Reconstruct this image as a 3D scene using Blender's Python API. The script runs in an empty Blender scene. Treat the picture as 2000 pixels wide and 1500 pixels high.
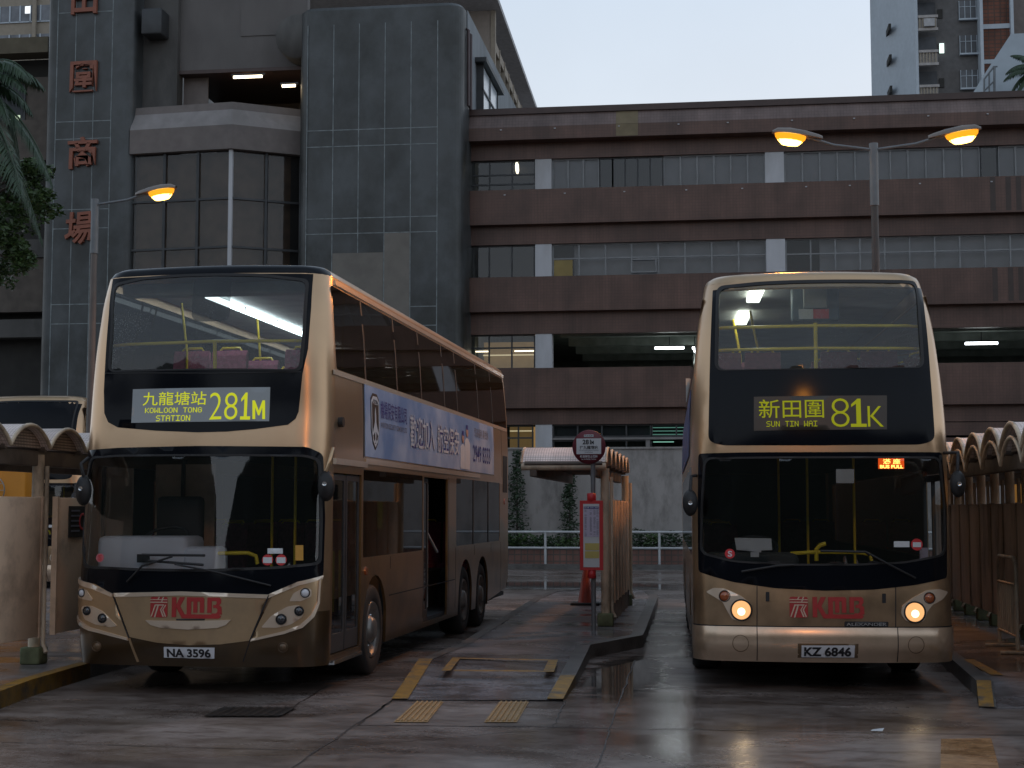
import bpy, bmesh, math, random
from mathutils import Vector, Matrix, geometry, noise
R = math.radians
random.seed(7)
sc = bpy.context.scene
COL = sc.collection

# ------------------------------------------------------------------ camera
CAMH, PITCH, YAW, FPX = 1.753, .0821, .1326, 3000.0
cam_d = bpy.data.cameras.new('camera'); cam_d.sensor_width = 36; cam_d.lens = 54
cam_d.clip_start = .1; cam_d.clip_end = 3000
cam = bpy.data.objects.new('camera', cam_d); COL.objects.link(cam)
cam.location = (0, 0, CAMH); cam.rotation_euler = (math.pi/2 + PITCH, 0, YAW)
sc.camera = cam

# ------------------------------------------------------------------ world
w = bpy.data.worlds.new('World'); sc.world = w; w.use_nodes = True
nt = w.node_tree; nt.nodes.clear()
wo = nt.nodes.new('ShaderNodeOutputWorld'); bg = nt.nodes.new('ShaderNodeBackground')
sky = nt.nodes.new('ShaderNodeTexSky'); sky.sky_type = 'NISHITA'; sky.sun_disc = False
sky.sun_elevation = R(4); sky.sun_rotation = R(20); sky.air_density = 1.5; sky.dust_density = 4
tc = nt.nodes.new('ShaderNodeTexCoord'); sp = nt.nodes.new('ShaderNodeSeparateXYZ')
ramp = nt.nodes.new('ShaderNodeValToRGB')
ramp.color_ramp.elements[0].position = 0; ramp.color_ramp.elements[0].color = (1.16, 1.19, 1.21, 1)
ramp.color_ramp.elements[1].position = .8; ramp.color_ramp.elements[1].color = (.40, .50, .64, 1)
e = ramp.color_ramp.elements.new(.36); e.color = (.82, .97, 1.16, 1)
nz = nt.nodes.new('ShaderNodeTexNoise'); nz.inputs['Scale'].default_value = 3.5; nz.inputs['Detail'].default_value = 6
mx = nt.nodes.new('ShaderNodeMixRGB'); mx.blend_type = 'MULTIPLY'; mx.inputs[0].default_value = .28
skm = nt.nodes.new('ShaderNodeMixRGB'); skm.blend_type = 'MULTIPLY'; skm.inputs[0].default_value = 1; skm.inputs[2].default_value = (.05, .05, .05, 1)
add = nt.nodes.new('ShaderNodeMixRGB'); add.inputs[0].default_value = .12
L = nt.links.new
L(tc.outputs['Generated'], sp.inputs[0]); L(sp.outputs['Z'], ramp.inputs[0]); L(tc.outputs['Generated'], nz.inputs['Vector'])
L(ramp.outputs[0], mx.inputs[1]); L(nz.outputs['Fac'], mx.inputs[2])
L(sky.outputs[0], skm.inputs[1]); L(mx.outputs[0], add.inputs[1]); L(skm.outputs[0], add.inputs[2])
L(add.outputs[0], bg.inputs[0]); bg.inputs[1].default_value = 1.0; L(bg.outputs[0], wo.inputs[0])

# weak, very soft sun behind the overcast
sd = bpy.data.lights.new('sun', 'SUN'); sd.energy = .12; sd.angle = R(50); sd.color = (.9, .95, 1)
so = bpy.data.objects.new('sun', sd); COL.objects.link(so); so.rotation_euler = (R(20), R(15), 0)

sc.view_settings.view_transform = 'Standard'; sc.view_settings.look = 'None'
sc.view_settings.exposure = 0; sc.view_settings.gamma = 1
sc.cycles.max_bounces = 7; sc.cycles.transparent_max_bounces = 16
sc.cycles.sample_clamp_indirect = 4
sc.cycles.use_denoising = True

# ------------------------------------------------------------------ pixel helpers (photo is 2000 x 1500)
cy_, sy_, cp_, sp_ = math.cos(YAW), math.sin(YAW), math.cos(PITCH), math.sin(PITCH)
FW = Vector((-sy_*cp_, cy_*cp_, sp_)); RT = Vector((cy_, sy_, 0)); UP = RT.cross(FW); CO = Vector((0, 0, CAMH))
def ray(x, y): return FW + RT*((x-1000)/FPX) + UP*((750-y)/FPX)
def atY(x, y, Y): d = ray(x, y); return CO + d*(Y/d.y)
def atZ(x, y, z=0.0): d = ray(x, y); return CO + d*((z-CAMH)/d.z)
def atX(x, y, X): d = ray(x, y); return CO + d*(X/d.x)

# ------------------------------------------------------------------ materials
MATS = {}
def mat(name, col, rough=.6, metal=0, var=.15, vscale=3., bump=0, bscale=40., spec=.5, emit=None, estr=0, coat=0,
        stain=None, stain_amt=0, stain_scale=.6, stretch=(1, 1, 1), rvar=0, slo=.48):
    m = bpy.data.materials.new(name); m.use_nodes = True; n = m.node_tree; b = n.nodes['Principled BSDF']; l = n.links.new
    b.inputs['Roughness'].default_value = rough; b.inputs['Metallic'].default_value = metal
    b.inputs['Specular IOR Level'].default_value = spec; b.inputs['Coat Weight'].default_value = coat
    b.inputs['Coat Roughness'].default_value = .12
    t = n.nodes.new('ShaderNodeTexCoord'); mp = n.nodes.new('ShaderNodeMapping'); mp.inputs['Scale'].default_value = stretch
    l(t.outputs['Object'], mp.inputs[0])
    n1 = n.nodes.new('ShaderNodeTexNoise'); n1.inputs['Scale'].default_value = vscale; n1.inputs['Detail'].default_value = 6
    l(mp.outputs[0], n1.inputs['Vector'])
    c1 = [max(0, c*(1-var)) for c in col]; c2 = [min(1, c*(1+var)) for c in col]
    rp = n.nodes.new('ShaderNodeValToRGB'); rp.color_ramp.elements[0].position = .3; rp.color_ramp.elements[1].position = .7
    rp.color_ramp.elements[0].color = (*c1, 1); rp.color_ramp.elements[1].color = (*c2, 1)
    l(n1.outputs['Fac'], rp.inputs[0]); out = rp.outputs[0]
    if stain:
        n2 = n.nodes.new('ShaderNodeTexNoise'); n2.inputs['Scale'].default_value = stain_scale; n2.inputs['Detail'].default_value = 8
        n2.inputs['Roughness'].default_value = .65; l(mp.outputs[0], n2.inputs['Vector'])
        r2 = n.nodes.new('ShaderNodeValToRGB'); r2.color_ramp.elements[0].position = slo; r2.color_ramp.elements[1].position = slo+.18
        r2.color_ramp.elements[1].color = (stain_amt,)*3 + (1,)
        l(n2.outputs['Fac'], r2.inputs[0])
        mm = n.nodes.new('ShaderNodeMixRGB'); mm.inputs[2].default_value = (*stain, 1)
        l(r2.outputs[0], mm.inputs[0]); l(out, mm.inputs[1]); out = mm.outputs[0]
    l(out, b.inputs['Base Color'])
    if rvar:
        mr = n.nodes.new('ShaderNodeMapRange'); mr.inputs['To Min'].default_value = max(.02, rough-rvar); mr.inputs['To Max'].default_value = min(1, rough+rvar)
        mr.inputs['From Min'].default_value = .3; mr.inputs['From Max'].default_value = .7
        l(n1.outputs['Fac'], mr.inputs[0]); l(mr.outputs[0], b.inputs['Roughness'])
    if bump:
        nb = n.nodes.new('ShaderNodeTexNoise'); nb.inputs['Scale'].default_value = bscale; nb.inputs['Detail'].default_value = 3
        l(mp.outputs[0], nb.inputs['Vector'])
        bp = n.nodes.new('ShaderNodeBump'); bp.inputs['Strength'].default_value = bump; bp.inputs['Distance'].default_value = .02
        l(nb.outputs['Fac'], bp.inputs['Height']); l(bp.outputs[0], b.inputs['Normal'])
    if emit:
        b.inputs['Emission Color'].default_value = (*emit, 1); b.inputs['Emission Strength'].default_value = estr
    MATS[name] = m; return m

def glass(name, tint=(.5, .55, .55), refl=1.0, drops=0., rough=.02, haze=0., hazecol=(.5, .55, .55)):
    """thin pane: tinted transparency with a Fresnel reflection, optional rain speckle and grime"""
    m = bpy.data.materials.new(name); m.use_nodes = True; n = m.node_tree; n.nodes.clear(); l = n.links.new
    o = n.nodes.new('ShaderNodeOutputMaterial'); tr = n.nodes.new('ShaderNodeBsdfTransparent'); tr.inputs[0].default_value = (*tint, 1)
    gl = n.nodes.new('ShaderNodeBsdfGlossy'); gl.inputs['Roughness'].default_value = rough; gl.inputs['Color'].default_value = (.95, .97, 1, 1)
    fr = n.nodes.new('ShaderNodeFresnel'); fr.inputs[0].default_value = 1.5
    mu = n.nodes.new('ShaderNodeMath'); mu.operation = 'MULTIPLY'; mu.inputs[1].default_value = refl*1.5
    mu.use_clamp = True
    l(fr.outputs[0], mu.inputs[0]); mxs = n.nodes.new('ShaderNodeMixShader'); l(mu.outputs[0], mxs.inputs[0])
    l(tr.outputs[0], mxs.inputs[1]); l(gl.outputs[0], mxs.inputs[2]); out = mxs.outputs[0]
    t = n.nodes.new('ShaderNodeTexCoord')
    if drops or haze:
        df = n.nodes.new('ShaderNodeBsdfDiffuse'); df.inputs[0].default_value = (*hazecol, 1)
        tl = n.nodes.new('ShaderNodeBsdfTranslucent'); tl.inputs[0].default_value = (*hazecol, 1)
        ad = n.nodes.new('ShaderNodeMixShader'); ad.inputs[0].default_value = .6; l(df.outputs[0], ad.inputs[1]); l(tl.outputs[0], ad.inputs[2])
        v = n.nodes.new('ShaderNodeTexVoronoi'); v.inputs['Scale'].default_value = 75; l(t.outputs['Object'], v.inputs['Vector'])
        nn = n.nodes.new('ShaderNodeTexNoise'); nn.inputs['Scale'].default_value = 2.5; nn.inputs['Detail'].default_value = 4; l(t.outputs['Object'], nn.inputs['Vector'])
        r1 = n.nodes.new('ShaderNodeMapRange'); r1.inputs['From Min'].default_value = .12; r1.inputs['From Max'].default_value = .3
        r1.inputs['To Min'].default_value = drops; r1.inputs['To Max'].default_value = 0; l(v.outputs['Distance'], r1.inputs[0])
        r2 = n.nodes.new('ShaderNodeMapRange'); r2.inputs['From Min'].default_value = .42; r2.inputs['From Max'].default_value = .62; l(nn.outputs['Fac'], r2.inputs[0])
        m1 = n.nodes.new('ShaderNodeMath'); m1.operation = 'MULTIPLY'; l(r1.outputs[0], m1.inputs[0]); l(r2.outputs[0], m1.inputs[1])
        m2 = n.nodes.new('ShaderNodeMath'); m2.operation = 'ADD'; m2.inputs[1].default_value = haze; l(m1.outputs[0], m2.inputs[0])
        ms = n.nodes.new('ShaderNodeMixShader'); l(m2.outputs[0], ms.inputs[0]); l(out, ms.inputs[1]); l(ad.outputs[0], ms.inputs[2]); out = ms.outputs[0]
    l(out, o.inputs[0]); MATS[name] = m; return m

def emis(name, col, s):
    m = bpy.data.materials.new(name); m.use_nodes = True; n = m.node_tree; n.nodes.clear()
    o = n.nodes.new('ShaderNodeOutputMaterial'); e = n.nodes.new('ShaderNodeEmission')
    e.inputs[0].default_value = (*col, 1); e.inputs[1].default_value = s; n.links.new(e.outputs[0], o.inputs[0]); MATS[name] = m; return m

def brickmat(name, c1, c2, mortar, sx, sy, rough=.6, msize=.03, plane='XZ', offset=0, bump=.3, stain=None):
    """tiles or panels with joints, laid in object space"""
    m = bpy.data.materials.new(name); m.use_nodes = True; n = m.node_tree; b = n.nodes['Principled BSDF']; l = n.links.new
    t = n.nodes.new('ShaderNodeTexCoord'); s = n.nodes.new('ShaderNodeSeparateXYZ'); c = n.nodes.new('ShaderNodeCombineXYZ')
    l(t.outputs['Object'], s.inputs[0]); l(s.outputs[plane[0]], c.inputs['X']); l(s.outputs[plane[1]], c.inputs['Y'])
    br = n.nodes.new('ShaderNodeTexBrick'); br.offset = offset; br.inputs['Scale'].default_value = 1
    br.inputs['Brick Width'].default_value = sx; br.inputs['Row Height'].default_value = sy; br.inputs['Mortar Size'].default_value = msize
    br.inputs['Color1'].default_value = (*c1, 1); br.inputs['Color2'].default_value = (*c2, 1); br.inputs['Mortar'].default_value = (*mortar, 1)
    l(c.outputs[0], br.inputs['Vector'])
    nn = n.nodes.new('ShaderNodeTexNoise'); nn.inputs['Scale'].default_value = .9; nn.inputs['Detail'].default_value = 8; l(t.outputs['Object'], nn.inputs['Vector'])
    r = n.nodes.new('ShaderNodeValToRGB'); r.color_ramp.elements[0].position = .35; r.color_ramp.elements[0].color = (.72, .72, .72, 1)
    r.color_ramp.elements[1].position = .65; r.color_ramp.elements[1].color = (1.1, 1.1, 1.1, 1); l(nn.outputs['Fac'], r.inputs[0])
    mm = n.nodes.new('ShaderNodeMixRGB'); mm.blend_type = 'MULTIPLY'; mm.inputs[0].default_value = 1; l(br.outputs['Color'], mm.inputs[1]); l(r.outputs[0], mm.inputs[2])
    mp = n.nodes.new('ShaderNodeMapping'); mp.inputs['Scale'].default_value = (1.6, 1.6, .10); l(t.outputs['Object'], mp.inputs[0])
    n3 = n.nodes.new('ShaderNodeTexNoise'); n3.inputs['Scale'].default_value = 1.5; n3.inputs['Detail'].default_value = 7; n3.inputs['Roughness'].default_value = .7; l(mp.outputs[0], n3.inputs['Vector'])
    r3 = n.nodes.new('ShaderNodeValToRGB'); r3.color_ramp.elements[0].position = .36; r3.color_ramp.elements[0].color = (.80, .78, .76, 1)
    r3.color_ramp.elements[1].position = .58; r3.color_ramp.elements[1].color = (1.08, 1.06, 1.05, 1); l(n3.outputs['Fac'], r3.inputs[0])
    m3 = n.nodes.new('ShaderNodeMixRGB'); m3.blend_type = 'MULTIPLY'; m3.inputs[0].default_value = 1; l(mm.outputs[0], m3.inputs[1]); l(r3.outputs[0], m3.inputs[2])
    l(m3.outputs[0], b.inputs['Base Color']); b.inputs['Roughness'].default_value = rough
    MATS[name] = m; return m

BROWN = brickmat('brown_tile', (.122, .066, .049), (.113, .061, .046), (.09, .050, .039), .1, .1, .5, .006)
BROWNL = brickmat('brown_tile_lit_slope', (.175, .125, .115), (.16, .115, .105), (.12, .085, .078), .1, .1, .5, .006)  # same tile made lighter for the light on the upward cornice slope
DKTRIM = mat('dark_trim', (.06, .035, .030), .5)
STONE = mat('dark_granite', (.066, .072, .075), .42, var=.25, vscale=1.2, stain=(.024, .026, .024), stain_amt=.95, stain_scale=.42, slo=.42, stretch=(1, 1, .8), bump=.12, bscale=30, rvar=.1)
JOINT = mat('joint_lime', (.20, .225, .23), .8, var=.35, vscale=5)
BEIGEP = mat('patched_plaster', (.17, .155, .135), .8, var=.12, vscale=2, stain=(.11, .10, .09), stain_amt=.6)
CONC_D = mat('dark_concrete', (.09, .085, .08), .8, var=.25, vscale=1.2, stain=(.04, .038, .035), stain_amt=.8, stain_scale=.5, stretch=(1, 1, .4))
PANELG = mat('grey_render', (.13, .118, .112), .75, var=.1, vscale=1, stain=(.09, .08, .076), stain_amt=.5, stretch=(1, 1, .5))
CORN_L = mat('cornice_lit_and_ledge', (.24, .22, .215), .7, var=.12, stain=(.15, .14, .13), stain_amt=.5)  # brighter light on the cornice slope put into its tone; also the ledge
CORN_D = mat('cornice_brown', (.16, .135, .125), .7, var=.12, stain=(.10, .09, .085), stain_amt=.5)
WHITEC = mat('white_column', (.50, .50, .52), .7, var=.08, stain=(.3, .29, .27), stain_amt=.5, stretch=(1, 1, .3))
WALLW = mat('stained_render', (.30, .275, .26), .8, var=.1, vscale=2, stain=(.12, .11, .10), stain_amt=.75, stain_scale=1.6, stretch=(1, 1, .45), bump=.2)
ALU = mat('aluminium_frame', (.22, .225, .23), .5, .2)
DKFRAME = mat('dark_frame', (.05, .052, .055), .5, .3)
INTDK = mat('dark_interior', (.035, .033, .03), .9)
WARMINT = mat('warm_interior', (.50, .36, .17), .8, emit=(1, .60, .22), estr=.22)
GREYBLIND = mat('blind_grey', (.27, .262, .262), .6, var=.12, vscale=1.5)
CURTAIN = mat('brown_curtain', (.07, .055, .045), .8, var=.4, vscale=4, stretch=(6, 1, .3))
YELLOWB = mat('yellow_board', (.27, .20, .07), .7)
CARPARK = mat('car_park_ceiling', (.22, .24, .22), .9, var=.2)
TUBE = emis('tube_white', (.9, .95, 1), 9); TUBEW = emis('tube_warm', (1, .82, .55), 7)
TUBEWS = emis('tube_warm_soft', (1, .78, .45), 1.3)
GREENLIT = emis('green_lit_louvre', (.35, .8, .62), .55)
PANE = glass('facade_pane', (.35, .38, .4), .9); PANEC = glass('facade_pane_clear', (.78, .80, .82), .6)
GOLD = mat('champagne_paint', (.53, .365, .215), .31, .72, var=.05, vscale=2, coat=.35, bump=.03, bscale=160, stain=(.34, .25, .165), stain_amt=.5, stain_scale=1.5)
GOLDL = mat('champagne_light', (.74, .60, .47), .30, .6, var=.05, coat=.4)
BRONZE = mat('bronze_paint', (.135, .085, .045), .38, .3, var=.12, vscale=3, coat=.3, stain=(.06, .04, .025), stain_amt=.6, stain_scale=2)
ORGP = mat('ochre_side_paint', (.36, .22, .11), .38, .3, var=.08, coat=.3, stain=(.22, .13, .07), stain_amt=.5, stain_scale=1.4)
BLACKG = mat('black_gloss', (.005, .006, .009), .12, var=.1, spec=.14)
RUBBER = mat('black_rubber', (.015, .015, .016), .6)
RED = mat('logo_red', (.36, .024, .024), .5, var=.08)
BUMPM = mat('bumper_paint', (.60, .45, .325), .28, .7, var=.06, coat=.4, stain=(.40, .29, .19), stain_amt=.6, stain_scale=2.2)
REDB = mat('red_board', (.50, .025, .03), .45, var=.08)
MAROON = mat('maroon_disc', (.13, .018, .028), .5)
PLATE = mat('plate_white', (.62, .64, .68), .45, var=.04)
INK = mat('ink_black', (.01, .01, .013), .6)
INKB = mat('ink_blue', (.03, .04, .22), .6)
INKG = mat('ink_grey', (.16, .17, .22), .6)
CHROME = mat('chrome', (.6, .6, .6), .15, .95, var=.05)
LENSDK = mat('lens_dark', (.05, .05, .055), .08, .4, coat=1)
AMBER = mat('amber_lens', (.30, .07, .015), .15, coat=.8)
HEADLIT = emis('headlamp_lit', (1, .50, .20), 1.1)
HEADCORE = emis('headlamp_core', (1, .80, .50), 2.5)
YRAIL = mat('yellow_handrail', (.80, .60, .02), .35)
SEATM = mat('seat_magenta', (.30, .07, .13), .8, var=.25, vscale=25)
SEATR = mat('seat_maroon', (.14, .035, .05), .8, var=.25, vscale=25)
INTW = mat('interior_panel', (.42, .44, .44), .6)
INTD = mat('interior_dark', (.035, .038, .042), .7)
DASH = mat('dashboard_grey', (.80, .82, .90), .5, var=.06)
TYRE = mat('tyre_rubber', (.018, .018, .018), .75, bump=.2)
RIM = mat('wheel_rim', (.22, .21, .20), .4, .6, var=.3, vscale=8)
LCDL = mat('display_lit', (.10, .115, .13), .3, emit=(.62, .72, .82), estr=.10, var=.12, vscale=2)
LCDD = mat('display_dim', (.04, .034, .028), .4, emit=(.5, .42, .3), estr=.006)
DOTL = emis('display_dots', (.62, .66, .03), .85)
DOTD = emis('display_dots_dim', (.40, .42, .02), .62)
FULLBG = emis('full_sign_glow', (1, .10, .01), .9); FULLTX = emis('full_sign_text', (1, .62, .12), 3)
GLASSU = glass('upper_glass_wet', (.76, .82, .80), .8, drops=.7, haze=.08, hazecol=(.45, .5, .5))
GLASSW = glass('windscreen_glass', (.80, .82, .82), 1.0, drops=.05, haze=.012)
GLASSS = glass('side_glass_dark', (.022, .019, .017), .55, drops=.4, haze=.13, hazecol=(.20, .125, .07))  # droplet haze tinted orange-brown for the lamplight on the side panes
SHELB = mat('shelter_beige', (.60, .50, .37), .55, var=.14, vscale=4, stain=(.10, .075, .055), stain_amt=.75, stain_scale=3.2, stretch=(1, 1, .4), rvar=.1)
SHELP = mat('shelter_panel', (.78, .59, .43), .6, var=.08, vscale=3, stain=(.30, .21, .15), stain_amt=.6, stain_scale=1.7, bump=.05)
SHELR = mat('weathered_board', (.42, .37, .32), .6, var=.2, vscale=3, stain=(.12, .10, .085), stain_amt=.85, stain_scale=2.2, stretch=(1, 1, .3))
SHELD = mat('shelter_beam', (.14, .115, .095), .6, stain=(.05, .04, .035), stain_amt=.7, stain_scale=2)
MESHW = brickmat('shelter_roof_sheet', (.86, .76, .72), (.82, .72, .68), (.45, .38, .34), .035, .035, .45, .003, 'XY')
MESHD = brickmat('shelter_mesh_infill', (.52, .43, .37), (.48, .40, .34), (.15, .12, .10), .035, .03, .6, .007, 'YZ')
GREENB = mat('mossy_base', (.12, .14, .075), .8, var=.4, vscale=9)
POLE = mat('galvanised_pole', (.17, .18, .19), .5, .3, var=.15)
POLEB = mat('painted_lamp_post', (.07, .06, .056), .5, .1)
HPS = emis('sodium_bowl', (1, .33, .015), 1.5); HPSC = emis('sodium_core', (1, .62, .13), 9)
LHEAD = mat('lamp_housing', (.20, .17, .15), .5)
CONEM = mat('cone_orange', (.26, .035, .02), .5)
LEAF1 = mat('leaf_dark', (.022, .045, .018), .55, var=.35, vscale=6)
LEAF2 = mat('leaf_mid', (.045, .085, .022), .5, var=.35, vscale=6)
PALML = mat('palm_leaf', (.022, .05, .02), .45, var=.3, vscale=5)
BARK = mat('bark', (.07, .055, .045), .9, bump=.6)
BRICK = brickmat('planter_tile', (.19, .095, .075), (.16, .08, .065), (.085, .07, .06), .2, .2, .5, .02)
WRAIL = mat('white_rail', (.42, .43, .44), .5)
KERBY = mat('yellow_paint', (.30, .155, .012), .5, var=.3, vscale=6, stain=(.08, .065, .05), stain_amt=1, stain_scale=7)
TACT = mat('tactile_yellow', (.36, .235, .11), .55, var=.15, stain=(.2, .14, .07), stain_amt=.6, stain_scale=6)
KERB = mat('kerb_concrete', (.10, .095, .09), .38, var=.25, vscale=3, stain=(.035, .03, .028), stain_amt=.8, stain_scale=2, bump=.3)
IRON = mat('cast_iron', (.03, .028, .027), .5, .4, bump=.6, bscale=60)
PAPER = mat('paper_white', (.55, .58, .60), .7, var=.05)
PAPERL = mat('timetable_paper', (.50, .47, .60), .6, var=.06)
PAPERY = mat('timetable_yellow', (.50, .42, .13), .6)
ORANGEB = mat('orange_glow', (.50, .20, .02), .6, emit=(1, .42, .03), estr=.05)  # faint orange emission gives the kiosk and the added wall their lit look
RESW = mat('pale_render', (.42, .47, .52), .8, var=.05, stain=(.33, .37, .41), stain_amt=.5, stain_scale=.2)
RESG = mat('grey_block_wall', (.115, .11, .11), .8, var=.15, stain=(.08, .072, .068), stain_amt=.7, stain_scale=.4)
RESB = mat('beige_block_wall', (.26, .225, .18), .8, var=.08)
RESBR = brickmat('red_block_brick', (.17, .065, .04), (.14, .055, .035), (.08, .05, .04), .45, .3, .8, .04)
RESGR = mat('grey_soffit', (.36, .36, .37), .8)
SKYGL = mat('sky_lit_window', (.55, .6, .65), .2)
LETTER = mat('terracotta_letter', (.25, .08, .045), .55, var=.15, stain=(.2, .07, .04), stain_amt=.5, stain_scale=2)
HILLM = mat('wooded_hill', (.012, .02, .010), .9, var=.5, vscale=.15)

# ad panel: printed blue sky with soft clouds
AD = mat('printed_sky', (.30, .42, .66), .4, var=.0)
_n = AD.node_tree; _b = _n.nodes['Principled BSDF']
_t = _n.nodes.new('ShaderNodeTexCoord'); _q = _n.nodes.new('ShaderNodeTexNoise'); _q.inputs['Scale'].default_value = 1.3; _q.inputs['Detail'].default_value = 5
_n.links.new(_t.outputs['Object'], _q.inputs['Vector']); _r = _n.nodes.new('ShaderNodeValToRGB')
_r.color_ramp.elements[0].position = .40; _r.color_ramp.elements[0].color = (.16, .27, .50, 1)
_r.color_ramp.elements[1].position = .66; _r.color_ramp.elements[1].color = (.44, .52, .68, 1)
_n.links.new(_q.outputs['Fac'], _r.inputs[0]); _n.links.new(_r.outputs[0], _b.inputs['Base Color'])

# wet concrete ground
def groundmat(name, base, wet, scale=1., bright=1., pools=()):
    m = bpy.data.materials.new(name); m.use_nodes = True; n = m.node_tree; b = n.nodes['Principled BSDF']; l = n.links.new
    t = n.nodes.new('ShaderNodeTexCoord'); mp = n.nodes.new('ShaderNodeMapping'); mp.inputs['Scale'].default_value = (.75, 1.25, 1); l(t.outputs['Object'], mp.inputs[0])
    def N(s, d=8, r=.6, dist=0):
        q = n.nodes.new('ShaderNodeTexNoise'); q.inputs['Scale'].default_value = s*scale; q.inputs['Detail'].default_value = d
        q.inputs['Roughness'].default_value = r; q.inputs['Distortion'].default_value = dist; l(mp.outputs[0], q.inputs['Vector']); return q
    a = N(.55, 9, .62, .6); f = N(26, 4, .7); h = N(3.2, 8, .7, .3)
    r1 = n.nodes.new('ShaderNodeValToRGB'); E = r1.color_ramp.elements
    E[0].position = .30; E[0].color = (*[c*bright for c in wet], 1); E[1].position = .72; E[1].color = (*[c*bright for c in base], 1)
    q = E.new(.5); q.color = (*[(c+d)/2*bright for c, d in zip(base, wet)], 1); l(a.outputs['Fac'], r1.inputs[0])
    r2 = n.nodes.new('ShaderNodeValToRGB'); r2.color_ramp.elements[0].position = .38; r2.color_ramp.elements[0].color = (.42, .36, .32, 1)
    r2.color_ramp.elements[1].position = .56; r2.color_ramp.elements[1].color = (1.05, 1.05, 1.05, 1); l(h.outputs['Fac'], r2.inputs[0])
    m1 = n.nodes.new('ShaderNodeMixRGB'); m1.blend_type = 'MULTIPLY'; m1.inputs[0].default_value = .85; l(r1.outputs[0], m1.inputs[1]); l(r2.outputs[0], m1.inputs[2])
    r3 = n.nodes.new('ShaderNodeMapRange'); r3.inputs['From Min'].default_value = .3; r3.inputs['From Max'].default_value = .7; r3.inputs['To Min'].default_value = .75; r3.inputs['To Max'].default_value = 1.25
    l(f.outputs['Fac'], r3.inputs[0]); m2 = n.nodes.new('ShaderNodeMixRGB'); m2.blend_type = 'MULTIPLY'; m2.inputs[0].default_value = 1
    l(m1.outputs[0], m2.inputs[1]); l(r3.outputs[0], m2.inputs[2]); col = m2.outputs[0]; pool = None
    def math_(op, a_, b_=None):
        q = n.nodes.new('ShaderNodeMath'); q.operation = op
        for k, v_ in enumerate((a_, b_)):
            if v_ is None: continue
            if isinstance(v_, (int, float)): q.inputs[k].default_value = v_
            else: l(v_, q.inputs[k])
        return q.outputs[0]
    if pools:   # standing water lying in hollows of the concrete
        s_ = n.nodes.new('ShaderNodeSeparateXYZ'); l(t.outputs['Object'], s_.inputs[0])
        for cx, cy, rx, ry in pools:
            u = math_('DIVIDE', math_('SUBTRACT', s_.outputs[0], cx), rx); v2 = math_('DIVIDE', math_('SUBTRACT', s_.outputs[1], cy), ry)
            d = math_('SQRT', math_('ADD', math_('MULTIPLY', u, u), math_('MULTIPLY', v2, v2))); d = math_('ADD', d, math_('MULTIPLY', math_('SUBTRACT', h.outputs['Fac'], .5), 1.6))
            mr_ = n.nodes.new('ShaderNodeMapRange'); mr_.inputs['From Min'].default_value = .75; mr_.inputs['From Max'].default_value = 1.15; mr_.inputs['To Min'].default_value = 1; mr_.inputs['To Max'].default_value = 0
            l(d, mr_.inputs[0]); pool = mr_.outputs[0] if pool is None else math_('MAXIMUM', pool, mr_.outputs[0])
        mc = n.nodes.new('ShaderNodeMixRGB'); mc.inputs[2].default_value = (.035, .03, .027, 1); l(math_('MULTIPLY', pool, .85), mc.inputs[0]); l(col, mc.inputs[1]); col = mc.outputs[0]
    l(col, b.inputs['Base Color'])
    p = N(.33, 6, .55, 1.2); r4 = n.nodes.new('ShaderNodeMapRange'); r4.inputs['From Min'].default_value = .40; r4.inputs['From Max'].default_value = .62
    r4.inputs['To Min'].default_value = .05; r4.inputs['To Max'].default_value = .33; l(p.outputs['Fac'], r4.inputs[0])
    m3 = n.nodes.new('ShaderNodeMath'); m3.operation = 'MULTIPLY_ADD'; m3.inputs[1].default_value = .22; l(f.outputs['Fac'], m3.inputs[0]); l(r4.outputs[0], m3.inputs[2])
    ro = m3.outputs[0]
    if pool is not None: ro = math_('MAXIMUM', math_('MULTIPLY', ro, math_('SUBTRACT', 1, pool)), .03)
    l(ro, b.inputs['Roughness']); b.inputs['Specular IOR Level'].default_value = .55
    bp = n.nodes.new('ShaderNodeBump'); bp.inputs['Strength'].default_value = .35; bp.inputs['Distance'].default_value = .01
    rb = n.nodes.new('ShaderNodeMath'); rb.operation = 'MULTIPLY'; l(f.outputs['Fac'], rb.inputs[0]); l(r4.outputs[0], rb.inputs[1])
    hh = rb.outputs[0] if pool is None else math_('MULTIPLY', rb.outputs[0], math_('SUBTRACT', 1, pool))
    l(hh, bp.inputs['Height']); l(bp.outputs[0], b.inputs['Normal']); MATS[name] = m; return m
GROUND = groundmat('wet_concrete', (.30, .262, .245), (.056, .034, .023), pools=((-1.0, 16.6, .42, 2.3), (-3.6, 36, 3, 2)))
PAVE = groundmat('wet_pavement', (.27, .265, .285), (.07, .058, .055), 1.3)

# ------------------------------------------------------------------ object helpers
def link(name, me, m=None, parent=None, smooth=False):
    o = bpy.data.objects.new(name, me); COL.objects.link(o)
    if m is not None: me.materials.append(m)
    if parent is not None: o.parent = parent
    if smooth:
        for p in me.polygons: p.use_smooth = True
    return o
def tag(o, label=None, cat=None, group=None, kind=None):
    if label: o['label'] = label
    if cat: o['category'] = cat
    if group: o['group'] = group
    if kind: o['kind'] = kind
    return o
def empty(name, loc=(0, 0, 0), rz=0, label=None, cat=None, group=None):
    o = bpy.data.objects.new(name, None); COL.objects.link(o); o.location = loc; o.rotation_euler = (0, 0, rz); o.empty_display_size = .1
    return tag(o, label, cat, group)
def copy_tree(o, parent=None, skip=()):
    c = o.copy(); COL.objects.link(c); c.parent = parent
    for ch in list(o.children):
        if ch.name.split('.')[0] in skip or ch.type == 'LIGHT': continue
        copy_tree(ch, c, skip)
    return c
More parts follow.
